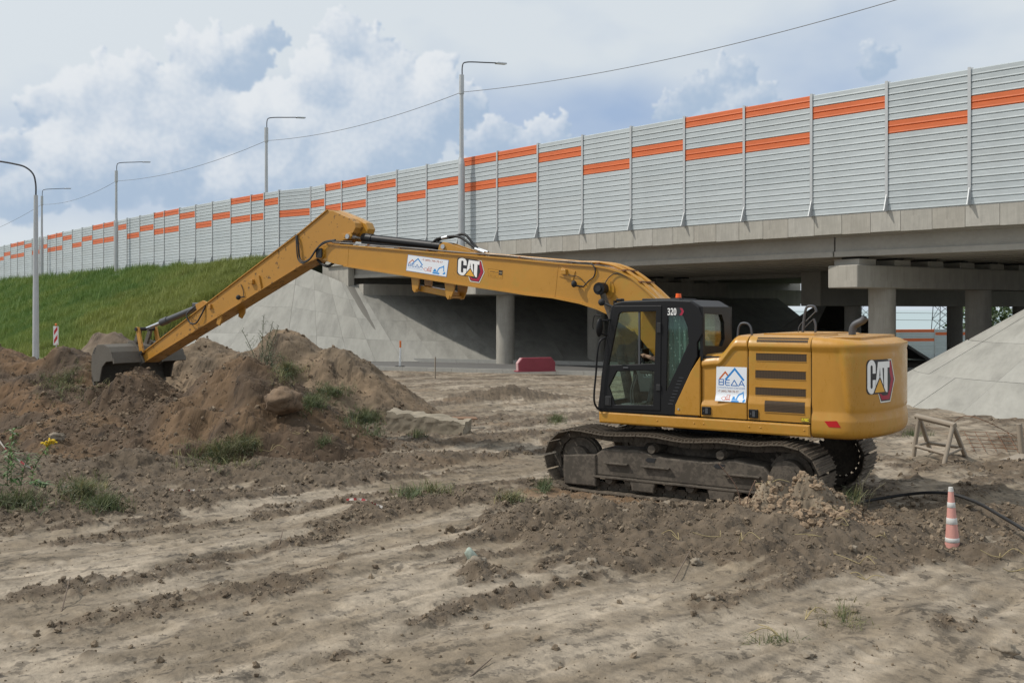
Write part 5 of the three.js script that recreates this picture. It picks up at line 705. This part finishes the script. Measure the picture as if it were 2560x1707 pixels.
{ // broken concrete block
  const g0 = new THREE.BoxGeometry(1.95, 0.5, 0.5, 30, 8, 8), p = g0.attributes.position; for (let i = 0; i < p.count; i++) { let x = p.getX(i), y = p.getY(i), z = p.getZ(i); const top = ss(0.05, 0.2, y), n = n3(x * 2.2, y * 3, z * 3), m = n3(x * 6, y * 6, z * 6); y -= top * (0.04 + 0.05 * n + 0.025 * m + 0.03 * (x + 1)); x += 0.05 * n3(y * 4, z * 4, x) * ss(0.8, 1, Math.abs(x)); z += 0.02 * m; p.setXYZ(i, x, y, z); } g0.computeVertexNormals();
  const m = single('concrete_block', uvBox(g0, 0.6), conc([0.33, 0.285, 0.22]), 'broken concrete block with a chipped top lying beside the tan mound', 'concrete block'), q = onGround(985, 992); m.position.set(q.x, groundAt(q.x, q.z) + 0.22, q.z); m.rotation.set(0.05, -0.35, -0.05);
}
function rock(r, seed, det = 4, amp = 0.2) { const g = mergeVertices(new THREE.IcosahedronGeometry(1, det).deleteAttribute('normal').deleteAttribute('uv')), p = g.attributes.position; for (let i = 0; i < p.count; i++) { const v = V().fromBufferAttribute(p, i), n = 1 + amp * n3(v.x * 1.1 + seed, v.y * 1.1, v.z * 1.1) + 0.07 * n3(v.x * 3 + seed, v.y * 3, v.z * 3) + 0.025 * n3(v.x * 8, v.y * 8 + seed, v.z * 8); v.multiplyScalar(n); v.x *= r[0]; v.y *= r[1]; v.z *= r[2]; p.setXYZ(i, v.x, v.y, v.z); } g.computeVertexNormals(); const uv = new Float32Array(p.count * 2); for (let i = 0; i < p.count; i++) { uv[i * 2] = p.getX(i); uv[i * 2 + 1] = p.getY(i) + p.getZ(i); } g.setAttribute('uv', new THREE.BufferAttribute(uv, 2)); return g; }
const rockMat = mat([0.225, 0.155, 0.1], 0.95, 0, { map: soilMap, bumpMap: soilBump, bumpScale: 0.02 }), stoneMat = mat([0.29, 0.245, 0.19], 0.95, 0, { map: soilMap, bumpMap: soilBump, bumpScale: 0.01 });
{ const q = at(652, 921, 19.6), m = single('boulder', rock([0.36, 0.26, 0.32], 14, 4, 0.2), rockMat, 'large rounded brown boulder resting on the dark mound', 'boulder'); m.position.set(q.x, Math.max(q.y, surfaceAt(q.x, q.z) + 0.12), q.z); m.rotation.z = -0.1; }
[[1095, 1307, 0.1], [1140, 1326, 0.055], [1360, 1300, 0.07], [1440, 1215, 0.05], [1305, 1175, 0.06], [1535, 1170, 0.075], [1340, 1322, 0.05], [1630, 1380, 0.05], [1720, 1150, 0.09], [1835, 1150, 0.085], [1640, 1128, 0.06], [2310, 1490, 0.09], [130, 1045, 0.14], [545, 1128, 0.1], [1855, 1500, 0.045], [1600, 1300, 0.06], [1960, 1290, 0.05], [885, 1085, 0.08]].forEach(([x, y, r], k) => { const q = onGround(x, y, 0.05), m = single('stone', rock([r * 1.0, r * 0.65, r * 0.85], k * 3.7, 3, 0.45), stoneMat, 'fist to head sized dusty stone lying loose on the churned ground', 'stone', 'loose stones on the site'); m.position.set(q.x, surfaceAt(q.x, q.z) + r * 0.35, q.z); m.rotation.y = k * 1.1; });

// ---------------------------------------------------------------- right foreground: cone, hose, sawhorse, mesh
{
  const p = onGround(2190, 1262, 0.06), g = thing('traffic_cone', 'faded pink and white striped traffic cone half buried in soil', 'traffic cone', [p.x, surfaceAt(p.x, p.z) - 0.19, p.z]); g.rotation.z = 0.03;
  const prof = []; const R = (h) => lerp(0.102, 0.028, Math.pow(h / 0.84, 0.92)); const pink = mat([0.72, 0.35, 0.30], 0.6, 0, { map: concMap }), white = mat([0.68, 0.67, 0.65], 0.5, 0, { map: concMap });
  const band = (h0, h1, lift = 0) => new THREE.LatheGeometry([[R(h0) + lift - 0.012, h0], [R(h0) + lift, h0], [R((h0 + h1) / 2) + lift, (h0 + h1) / 2], [R(h1) + lift, h1], [R(h1) + lift - 0.012, h1]].map(([r, h]) => new THREE.Vector2(r, h)), 32);
  part(g, 'cone_body', [band(0, 0.84), band(0.02, 0.0)], pink); for (const [a, b] of [[0.245, 0.295], [0.455, 0.525], [0.645, 0.705]]) part(g, 'white_band', band(a, b, 0.003), white); part(g, 'cone_tip', new THREE.CylinderGeometry(0.024, 0.031, 0.05, 20).translate(0, 0.855, 0), white);
  part(g, 'cone_foot', rbox(-0.17, 0.17, -0.03, 0.0, -0.17, 0.17, 0.01), rubber);
}
{ const pts = [[1955, 1158, 0.05], [2010, 1147, 0.1], [2080, 1136, 0.2], [2140, 1131, 0.3], [2185, 1134, 0.33], [2240, 1152, 0.3], [2300, 1185, 0.26], [2352, 1216, 0.2], [2440, 1275, 0.05]].map(([x, y, Y]) => onGround(x, y, Y).toArray()); single('black_hose', tube(pts, 0.022, 120, 10), rubber, 'thick black cable looping over the ground behind the traffic cone', 'cable'); }
{
  const g = thing('wooden_sawhorse', 'weathered wooden sawhorse standing on the sand before the pale slope', 'sawhorse'), leg = (a, b, w = 0.045) => rod(a, b, w, w, 4);
  const y0 = (p) => { p.y = groundAt(p.x, p.z) - 0.03; return p.toArray(); }, L1 = y0(onGround(2099, 1046)), L2 = y0(onGround(2140, 1036)), R1 = y0(onGround(2168, 1066)), R2 = y0(onGround(2219, 1053)), TL = at(2112, 957, 19.4), TR = at(2190, 976, 18.65);
  const up = (a, t, s = 0) => [t.x, t.y, t.z]; const dirv = TR.clone().sub(TL).normalize();
  for (const [a, t] of [[L1, TL], [L2, TL], [R1, TR], [R2, TR]]) part(g, 'leg', leg(a, up(a, t)), wood);
  part(g, 'top_beam', rod(TL.clone().addScaledVector(dirv, -0.08).toArray(), TR.clone().addScaledVector(dirv, 0.05).toArray(), 0.06, 0.06, 4), wood);
  const mid = (a, t, k) => V(...a).lerp(t, k).toArray(); part(g, 'brace', leg(mid(L1, TL, 0.3), mid(R1, TR, 0.3), 0.035), wood); part(g, 'brace', leg(mid(L2, TL, 0.3), mid(R2, TR, 0.3), 0.035), wood); part(g, 'brace', leg(mid(R1, TR, 0.28), mid(R2, TR, 0.28), 0.03), wood); part(g, 'brace', leg(mid(L1, TL, 0.3), mid(L2, TL, 0.3), 0.03), wood);
}
{ const rods = []; for (let k = 0; k < 5; k++) { const a = onGround(2205 + k * 7, 990 + k * 9, 0.12), b = onGround(2420, 1000 + k * 9, 0.1); rods.push(rod(a.toArray(), b.toArray(), 0.006, 0.006, 5)); } for (let k = 0; k < 8; k++) { const a = onGround(2215 + k * 25, 990 + k * 0.7, 0.14), b = onGround(2240 + k * 25, 1036 + k * 0.6, 0.08); rods.push(rod(a.toArray(), b.toArray(), 0.006, 0.006, 5)); } rods.push(tube([onGround(2180, 978, 0.1).toArray(), at(2225, 955, 21.5).toArray(), at(2260, 965, 21).toArray(), onGround(2330, 1000, 0.1).toArray()], 0.007)); single('reinforcement_mesh', rods, rust, 'rusty steel reinforcement mesh lying on the sand behind the sawhorse', 'steel mesh'); }
{ const g = thing('timber_scrap', 'grey upright board with loose planks beside the rusty mesh', 'timber'), a = onGround(2349, 1046); part(g, 'board', rod([a.x, -0.02, a.z], [a.x - 0.06, 0.62, a.z], 0.06, 0.06, 4), wood); for (const [x, y, s] of [[2330, 1050, 0.6], [2345, 1056, 0.5]]) { const b = onGround(x, y, 0.03), m = part(g, 'plank', rbox(-s, s, 0, 0.05, -0.08, 0.08, 0.008), wood); m.position.copy(b); m.position.y = groundAt(b.x, b.z) + 0.01; m.rotation.y = 0.2 + s; } }
{ // litter
  const tapeTex = canvas(256, 16, (x, w, h) => { x.fillStyle = '#aba6a0'; x.fillRect(0, 0, w, h); x.fillStyle = '#8f2f33'; for (let k = 0; k < 4; k++) x.fillRect(k * 64, 0, 26, h); });
  const tapeMat = new THREE.MeshStandardMaterial({ map: tapeTex, roughness: 0.6, side: THREE.DoubleSide });
  const tape = (pts, w, label) => { const c = new THREE.CatmullRomCurve3(pts), N = 30, pos = [], uv = [], idx = []; for (let i = 0; i <= N; i++) { const p = c.getPoint(i / N), a = i * 0.5, d = V(Math.sin(a) * 0.4, 1, 0.5 * Math.cos(a)).normalize().multiplyScalar(w / 2); pos.push(p.x - d.x, p.y - d.y + w / 2, p.z - d.z, p.x + d.x, p.y + d.y + w / 2, p.z + d.z); uv.push(i / N, 0, i / N, 1); if (i < N) { const q = i * 2; idx.push(q, q + 2, q + 1, q + 1, q + 2, q + 3); } } const g = new THREE.BufferGeometry(); g.setAttribute('position', new THREE.Float32BufferAttribute(pos, 3)); g.setAttribute('uv', new THREE.Float32BufferAttribute(uv, 2)); g.setIndex(idx); g.computeVertexNormals(); single('barrier_tape', g, tapeMat, label, 'tape', 'scraps of striped tape'); };
  const gp = (x, y, dy = 0.02) => { const q = onGround(x, y, 0.05); q.y = surfaceAt(q.x, q.z) + dy; return q; };
  tape([gp(-20, 1020, 0.1), at(30, 1050, 16), at(60, 1072, 15.8), gp(78, 1082, 0.05)], 0.032, 'red and white tape strung low behind the goldenrod');
  tape([gp(385, 1121), gp(412, 1124), gp(446, 1131)], 0.03, 'scrap of red and white tape on the soil below the dark mound');
  tape([gp(795, 1150), gp(830, 1160), gp(878, 1170)], 0.035, 'crumpled red and white tape in the middle of the bare ground');
  const q = gp(1083, 1292, 0.06), bag = single('plastic_scrap', rock([0.06, 0.1, 0.05], 9, 3), mat([0.32, 0.37, 0.31], 0.5), 'crumpled pale green plastic scrap sticking out of the soil', 'plastic scrap'); bag.position.copy(q); bag.rotation.z = 0.6;
  [[1078, 975, 0.5, 'torn brown board lying against the concrete block'], [1395, 1560, 0.3, 'thin dark stick on the bare ground']].slice(0, 1).forEach(([x, y, s, l]) => { const b = gp(1068, 978, 0.05), m = single('broken_board', rbox(-0.3, 0.3, 0, 0.03, -0.09, 0.09, 0.008), mat([0.22, 0.13, 0.08], 0.9), l, 'board'); m.position.copy(b); m.position.y += 0.2; m.rotation.set(0.2, 0.3, -0.1); });
  [[1080, 1545, 1130, 1512], [1545, 1330, 1590, 1285], [140, 1395, 160, 1360], [640, 1245, 650, 1225]].forEach(([a, b, c, d], k) => { const p = gp(a, b, 0.0), r = gp(c, d, k > 1 ? 0.12 : 0.03); single('stick', rod(p.toArray(), r.toArray(), 0.008, 0.005, 5), mat([0.16, 0.12, 0.09], 0.9), ['thin dark stick lying on the pale sand away from any loose soil', 'thin stick pointing at the soil bank before the digger', 'thin dry stem standing up from a dark rut of loose soil', 'short bent stem sticking up from the wheel tracks'][k], 'stick', 'sticks on the ground'); });
}

// ---------------------------------------------------------------- far side of the bridge
{
  const pts = [...Array(7)].map((_, k) => [34 + k * 5.6, -104 - k * 1.2]); barrier(pts, 'far grey and orange noise barrier seen between the bridge columns', 0, 3.2, -2.4);
  const pylon = (x, z, H, label) => { const g = thing('power_pylon', label, 'pylon', [x, groundAt(x, z) - 1, z]), b = [], w = (h) => lerp(2.4, 0.5, h / H), N = 12; for (let k = 0; k < N; k++) { const h0 = k / N * H, h1 = (k + 1) / N * H, a = w(h0), c = w(h1); for (const [sx, sz] of [[1, 1], [1, -1], [-1, 1], [-1, -1]]) b.push(rod([sx * a, h0, sz * a], [sx * c, h1, sz * c], 0.09, 0.09, 4)); for (const s of [1, -1]) b.push(rod([-a, h0, s * a], [c, h1, s * c], 0.06, 0.06, 4), rod([a, h0, s * a], [-c, h1, s * c], 0.06, 0.06, 4), rod([s * a, h0, -a], [s * c, h1, c], 0.06, 0.06, 4)); } part(g, 'lattice_mast', b, darkGrey); part(g, 'cross_arm', [rod([-6, H * 0.8, 0], [6, H * 0.8, 0], 0.12, 0.12, 4), rod([-6, H * 0.8, 0], [0, H * 0.9, 0], 0.07, 0.07, 4), rod([6, H * 0.8, 0], [0, H * 0.9, 0], 0.07, 0.07, 4), rod([-4.5, H * 0.95, 0], [4.5, H * 0.95, 0], 0.1, 0.1, 4)], darkGrey); };
  const a = at(2172, 700, 210), b = at(1990, 700, 260); pylon(a.x, a.z, 36, 'steel lattice power pylon seen between the bridge columns'); pylon(b.x, b.z, 40, 'distant lattice power pylon above the shaded concrete slope');
  for (const [y, l] of [[700, 'upper'], [722, 'middle'], [738, 'lower']]) { const p = at(1700, y - 8, 260), q = at(2600, y + 3, 200); single('power_line', rod(p.toArray(), q.toArray(), 0.05, 0.05, 5), darkGrey, l + ' power line of three crossing the sky under the bridge', 'power line', 'power lines under the bridge'); }
}

// ---------------------------------------------------------------- clods, grass, weeds, trees
const stuff = (name, geo, m, n, place, label, category) => { const im = new THREE.InstancedMesh(geo, m, n), o = new THREE.Object3D(), c = new THREE.Color(); im.name = numbered(name); for (let i = 0; i < n; i++) { place(i, o, c); o.updateMatrix(); im.setMatrixAt(i, o.matrix); im.setColorAt(i, c); } scene.add(im); im.userData.kind = 'stuff'; tag(im, label, category); return im; };
{
  const m = mat(0xffffff, 1, 0, { flatShading: true }), mask = [0, 0, 0];
  [[0, 17000, 'crumbs of dry soil scattered over the churned ground', [7.2, 15.5], 0.0042, 0.034], [5, 14000, 'small lumps of soil round the digger and below the mounds', [12, 26], 0.0065, 0.045]].forEach(([seed, n, label, [za, zb], r0, r1]) => {
    const r = prng(400 + seed); let guard = 0;
    stuff('soil_clods', rock([1.15, 0.7, 0.9], seed + 2, 1, 0.5), m, n, (i, o, c) => {
      let x, z, ok = false; do { const t = r(), Z = za * Math.pow(zb / za, t); x = (r() - 0.5) * 1.16 * Z; z = -Z; groundAt(x, z, mask); ok = r() < (seed ? 0.02 : 0.04) + mask[0] * mask[0]; } while (!ok && guard++ < 4e6);
      const s = Math.min(r1, r0 * Math.pow(Math.max(r(), 0.004), -0.5)), k = 0.75 + 0.5 * r(); o.position.set(x, surfaceAt(x, z) + s * 0.3, z); o.rotation.set(r() * 6, r() * 6, r() * 6); o.scale.setScalar(s); const w = r() * 0.5; c.setRGB(lerp(0.155, 0.28, w) * k, lerp(0.117, 0.222, w) * k, lerp(0.08, 0.158, w) * k);
    }, label, 'soil');
  });
  const r = prng(91), cones = [[-5.55, -21, 4], [-8.75, -23.2, 3], [-6.4, -27.4, 4.5], [-12.5, -26.8, 4], [-9.2, -20.5, 3], [3.72, -12.6, 1.0]];
  stuff('soil_clods', rock([1.1, 0.75, 0.9], 31, 1, 0.5), m, 9000, (i, o, c) => { const q = cones[i % cones.length], a = r() * 6.283, d = Math.sqrt(r()) * q[2], x = q[0] + d * Math.cos(a), z = q[1] + d * Math.sin(a), s = Math.min(0.05, 0.0095 * Math.pow(Math.max(r(), 0.02), -0.5)), k = 0.75 + 0.5 * r(), dk = q[2] < 2 ? 1.8 : 1; o.position.set(x, surfaceAt(x, z) + s * 0.3, z); o.rotation.set(r() * 6, r() * 6, 0); o.scale.setScalar(s); c.setRGB(0.15 * k * dk, 0.108 * k * dk, 0.071 * k * dk); }, 'lumps of soil rolled down the dug mounds', 'soil');
}
// blade tuft: n bent blades
const tuft = (n, h, spread, w, seed, lean = 0.5) => { const r = prng(seed), pos = [], idx = []; for (let k = 0; k < n; k++) { const a = r() * 6.283, b = (0.25 + r()) * lean, hh = h * (0.55 + 0.45 * r()), bx = (r() - 0.5) * spread, bz = (r() - 0.5) * spread, dx = Math.cos(a), dz = Math.sin(a), q = pos.length / 3; for (let j = 0; j <= 3; j++) { const t = j / 3, off = b * hh * t * t, ww = w * (1 - t * 0.92) / 2; pos.push(bx + dx * off - dz * ww, hh * t * (1 - 0.25 * b * t), bz + dz * off + dx * ww, bx + dx * off + dz * ww, hh * t * (1 - 0.25 * b * t), bz + dz * off - dx * ww); } for (let j = 0; j < 3; j++) idx.push(q + j * 2, q + j * 2 + 1, q + j * 2 + 2, q + j * 2 + 1, q + j * 2 + 3, q + j * 2 + 2); } const g = new THREE.BufferGeometry(); g.setAttribute('position', new THREE.Float32BufferAttribute(pos, 3)); g.setIndex(idx); g.computeVertexNormals(); g.setAttribute('uv', new THREE.Float32BufferAttribute(new Float32Array(pos.length / 3 * 2), 2)); return g; };
const leafMat = new THREE.MeshPhysicalMaterial({ color: 0xffffff, roughness: 0.85, transmission: 0.25, thickness: 0, side: THREE.DoubleSide }), strawMat = mat([0.36, 0.29, 0.15], 0.9, 0, { side: THREE.DoubleSide });
const leafC = (r, g, b, rough = 0.8) => new THREE.MeshPhysicalMaterial({ color: new THREE.Color().setRGB(r, g, b), roughness: rough, transmission: 0.25, thickness: 0, side: THREE.DoubleSide });
{
  const r = prng(17);
  stuff('grass_sward', tuft(9, 0.55, 0.5, 0.035, 3), leafMat, 42000, (i, o, c) => {
    const u = 0.3 + Math.pow(r(), 1.5) * 6.1, v = 0.015 + r() * 0.97, p = grassS(u, v), far = ss(2, 6, u), k = clamp(0.5 + 0.5 * n2(p.x * 0.18, p.z * 0.18) + 0.3 * n2b(p.x * 0.7, p.z * 0.7) + 0.3 * (r() - 0.5), 0, 1), dry = ss(2.6, 1.2, u + 0.5 * n2(p.z * 0.2, v * 3)) * 0.55;
    const sc = (0.55 + 0.6 * r() + 0.5 * ss(0.1, 0.7, n2b(p.x * 0.35, p.z * 0.35))) * lerp(1, 1.5, far); o.position.set(p.x, p.y - 0.03, p.z); o.rotation.set(0, r() * 6.283, 0); o.scale.set(sc, sc * (0.8 + 0.5 * r()), sc);
    c.setRGB(lerp(lerp(0.10, 0.21, k), 0.33, dry), lerp(lerp(0.2, 0.28, k), 0.32, dry), lerp(lerp(0.034, 0.052, k), 0.075, dry));
  }, 'lush green grass covering the embankment below the noise barrier', 'grass');
  const spots = [[500, 1050, 70, 32, 600, 1], [560, 1030, 40, 20, 400, 1], [190, 1130, 60, 26, 420, 1], [240, 1165, 70, 14, 300, 0], [660, 855, 40, 30, 500, 2], [720, 930, 45, 22, 400, 0], [840, 965, 50, 22, 650, 0], [760, 905, 50, 18, 350, 0], [150, 880, 60, 40, 450, 1], [1280, 967, 16, 10, 140, 0], [1000, 1130, 60, 10, 120, 1], [940, 1140, 25, 8, 90, 0], [1250, 1125, 14, 14, 120, 0], [960, 1000, 20, 8, 70, 0], [1940, 1420, 60, 40, 120, 1], [1780, 1475, 60, 10, 70, 1], [2100, 1000, 30, 8, 80, 0], [1960, 1145, 26, 22, 90, 1], [740, 1020, 20, 10, 60, 0], [860, 1000, 30, 8, 60, 0], [40, 1160, 60, 20, 250, 0], [1180, 1150, 50, 10, 80, 1]];
  const per = []; spots.forEach(([x, y, rx, ry, n, dry]) => { for (let k = 0; k < n; k++) { if (k % 5 > 1) continue; const a = r() * 6.283, d = 0.75 * Math.abs(r() + r() + r() - 1.5) * 1.6; per.push([x + rx * d * Math.cos(a), y + ry * d * Math.sin(a), dry]); } });
  const hit = (x, y) => { const d = at(x, y, 1).sub(V(0, EYE, 0)); let Z = 8; for (; Z < 34; Z += 0.06) if (EYE + d.y * Z <= surfaceAt(d.x * Z, -Z)) break; return V(d.x * Z, surfaceAt(d.x * Z, -Z), -Z); };
  stuff('grass_tufts', tuft(7, 0.2, 0.12, 0.011, 8, 1.1), leafMat, per.length, (i, o, c) => { const [x, y, dry] = per[i], p = hit(x, y), s = (0.6 + r() * 0.8) * (y > 1250 ? 0.6 : 1), w = dry ? r() : r() * 0.5, k = 0.75 + 0.6 * r(); o.position.set(p.x, p.y - 0.02, p.z); o.rotation.set((r() - 0.5) * 1.2, r() * 6.3, (r() - 0.5) * 1.2); o.scale.setScalar(s); c.setRGB(lerp(0.055, 0.26, w) * k, lerp(0.095, 0.225, w) * k, lerp(0.03, 0.1, w) * k); }, 'torn green grass tufts dug up with the soil', 'grass');
  // dry stalks in the loose soil
  const stalks = [[1950, 1215], [1975, 1300], [1700, 1250], [1890, 1240], [2335, 1320], [1760, 1120], [1830, 1165], [1800, 1470], [1990, 1335], [1655, 1240], [2040, 1245], [1930, 1180], [1850, 1425], [1300, 1615], [2300, 1290], [1560, 1240], [700, 1000], [620, 1040]];
  const bits = []; for (const [x, y] of stalks) { if (y > 1560) continue; const p = hit(x, y); for (let k = 0; k < 3; k++) { const a = r() * 6.283, L = 0.12 + 0.22 * r(); bits.push(tube([[p.x, p.y, p.z], [p.x + Math.cos(a) * L * 0.5, p.y + L * 0.5 * r(), p.z + Math.sin(a) * L * 0.4], [p.x + Math.cos(a) * L, p.y + 0.02 + L * 0.25 * r(), p.z + Math.sin(a) * L * 0.8]], 0.0045, 8, 4)); } }
  const o = single('dry_straw', bits, strawMat, 'scattered straw coloured stalks in the loose soil of the foreground', 'straw'); o.userData.kind = 'stuff';

  // leafy stem: a plant with a stem and leaf whorls
  const leafGeo = (L, w) => { const g = new THREE.BufferGeometry(); g.setAttribute('position', new THREE.Float32BufferAttribute([0, 0, 0, L * 0.35, L * 0.14, w, L * 0.4, L * 0.1, 0, L * 0.35, L * 0.14, -w, L, -L * 0.12, 0], 3)); g.setIndex([0, 1, 2, 0, 2, 3, 1, 4, 2, 2, 4, 3]); g.computeVertexNormals(); g.setAttribute('uv', new THREE.Float32BufferAttribute(new Float32Array(10), 2)); return g; };
  const weed = (label, base, stems, o = {}) => {
    const { leafL = 0.13, leafW = 0.016, every = 0.034, green = [0.085, 0.14, 0.035], flower, branch = 0 } = o, g = thing('weed_plant', label, 'weed', base.toArray()), lm = leafC(...green);
    for (const [h, lx, lz, ox, oz] of stems) {
      const c = new THREE.CatmullRomCurve3([V(ox, -0.05, oz), V(ox + lx * 0.25, h * 0.5, oz + lz * 0.3), V(ox + lx, h, oz + lz)]), leaves = [], twigs = [new THREE.TubeGeometry(c, 14, 0.006, 5)];
      const put = (q, a, s) => leaves.push(leafGeo(leafL * s, leafW * s).rotateZ((r() - 0.3) * 0.8).rotateY(a).translate(q.x, q.y, q.z));
      for (let t = 0.08; t < 1; t += every / h) { const q = c.getPoint(t); if (branch) { const a = r() * 6.283, L = branch * (1.15 - t) * (0.6 + 0.6 * r()), e = V(q.x + Math.cos(a) * L * 0.6, q.y + L * 0.75, q.z + Math.sin(a) * L * 0.6), b = new THREE.CatmullRomCurve3([q, q.clone().lerp(e, 0.5).add(V(0, -0.04 * L, 0)), e]); twigs.push(new THREE.TubeGeometry(b, 6, 0.003, 4)); for (let k = 0.2; k <= 1; k += 0.035 / L) { const w = b.getPoint(Math.min(k, 1)); put(w, r() * 6.283, 0.45 + 0.4 * r()); } } else for (let k = 0; k < 3; k++) put(q, r() * 6.283, 0.7 + 0.6 * r()); }
      const st = part(g, 'stem', twigs, leafC(green[0] * 1.1, green[1] * 0.95, green[2] * 1.2)); part(st, 'foliage', leaves, lm);
      if (flower) { const fl = []; for (let k = 0; k < flower; k++) { const a = r() * 6.283, L = 0.06 + 0.16 * r(), q = c.getPoint(0.9 + 0.1 * r()); for (let j = 0; j < 7; j++) { const t = j / 7; fl.push(new THREE.IcosahedronGeometry(0.012 + 0.006 * r(), 0).translate(q.x + Math.cos(a) * L * t, q.y + 0.05 * Math.sin(t * 2.4), q.z + Math.sin(a) * L * t)); } } part(st, 'flower_spray', fl, mat([0.62, 0.42, 0.02], 0.8)); }
    }
    return g;
  };
  const g1 = onGround(66, 1140); weed('goldenrod stalk leaning over with a yellow flower spray', V(g1.x, groundAt(g1.x, g1.z), g1.z), [[0.82, 0.36, 0.1, 0, 0]], { flower: 14, leafL: 0.13, leafW: 0.016, green: [0.095, 0.175, 0.035] });
  const g2 = onGround(14, 1150); weed('clump of tall leafy green weeds beside the goldenrod', V(g2.x, groundAt(g2.x, g2.z), g2.z), [[1.0, 0.1, 0, 0, 0], [0.75, 0.05, 0.1, 0.12, 0.1], [0.85, -0.1, 0, -0.15, 0.05], [0.6, 0.12, 0, 0.2, 0], [0.55, -0.05, 0.1, -0.05, 0.15]], { leafL: 0.16, leafW: 0.02, every: 0.045, green: [0.1, 0.19, 0.04] });
  const g4 = onGround(95, 1145); weed('low rosette of bright green leaves at the foot of the goldenrod', V(g4.x, groundAt(g4.x, g4.z), g4.z), [[0.18, 0.05, 0, 0, 0], [0.16, -0.05, 0.05, 0.08, 0], [0.2, 0, 0.02, -0.08, 0.03]], { leafL: 0.13, leafW: 0.03, every: 0.02, green: [0.075, 0.17, 0.025] });
  const g3 = at(600, 800, 21.9); weed('tall feathery weed growing on the tan mound below the stick', V(g3.x, surfaceAt(g3.x, g3.z), g3.z), [[1.45, 0.05, 0, 0, 0], [1.25, 0.3, 0.1, 0.1, 0], [1.15, -0.35, 0, -0.05, 0.1], [1.3, 0.18, -0.1, 0.05, 0.05], [0.9, -0.1, 0.1, 0.25, 0]], { branch: 0.5, every: 0.07, leafL: 0.12, leafW: 0.013, green: [0.12, 0.155, 0.065] });
  const g5 = hit(1845, 1150); weed('dry brown grass stalk in front of the digger track', V(g5.x - 0.75, surfaceAt(g5.x - 0.75, g5.z) , g5.z), [[0.6, -0.3, 0, 0, 0], [0.4, 0.1, 0.05, 0.05, 0]], { leafL: 0.05, leafW: 0.004, every: 0.06, green: [0.22, 0.15, 0.08] });
  const g6 = hit(1975, 1160); weed('scraggly weed beside the soil pile at the rear of the track', g6, [[0.45, 0.15, 0, 0, 0], [0.38, -0.1, 0.1, 0.05, 0], [0.3, 0.2, 0.1, 0.1, 0]], { branch: 0.2, every: 0.07, leafL: 0.05, leafW: 0.006, green: [0.13, 0.13, 0.06] });

  // far trees
  const tree = (p, H, R, label, seed) => { const q = prng(seed), g = thing('broadleaf_tree', label, 'tree', p.toArray(), 0, 'far trees beyond the bridge'); part(g, 'trunk', [rod([0, 0, 0], [0.1, H * 0.6, 0], H * 0.028, H * 0.012, 7), rod([0.05, H * 0.3, 0], [R * 0.5, H * 0.65, 0.2], H * 0.012, 0.03, 5), rod([0.05, H * 0.35, 0], [-R * 0.5, H * 0.6, -0.2], H * 0.012, 0.03, 5)], mat([0.08, 0.06, 0.045], 0.95)); const lv = []; const lobes = [...Array(9)].map(() => [(q() - 0.5) * R * 1.3, H * (0.35 + 0.5 * q()), (q() - 0.5) * R * 1.3, R * (0.35 + 0.3 * q())]); for (let k = 0; k < 900; k++) { const l = lobes[k % 9], u = q() * 2 - 1, a = q() * 6.283, s = Math.cbrt(0.3 + 0.7 * q()) * l[3], w = Math.sqrt(1 - u * u), d = 0.03 * H * (0.6 + q()); lv.push(new THREE.PlaneGeometry(d, d).rotateX(q() * 6).rotateY(q() * 6).translate(l[0] + s * w * Math.cos(a), l[1] + s * u * 0.8, l[2] + s * w * Math.sin(a))); } part(g, 'crown', lv, leafC(0.05 + 0.02 * q(), 0.085 + 0.02 * q(), 0.03)); };
  [[2216, 238, 13, 5], [2234, 225, 12, 4.5], [2250, 240, 14, 5], [2300, 120, 9, 5], [2325, 118, 9, 5]].forEach(([x, Z, H, R], k) => { const p = at(x, 712, Z); p.y = groundAt(p.x, p.z) - 0.3; tree(p, H, R, k > 2 && k < 5 ? ['', '', '', 'dark bushy tree close above the pale concrete slope, nearer the column', 'dark bushy tree above the pale concrete slope, farther from the columns'][k] : 'far green tree seen between the dark rear columns under the bridge', 700 + k); });
}

scene.traverse((o) => { if (o.isMesh) { o.castShadow = true; o.receiveShadow = true; } });
renderer.render(scene, camera);
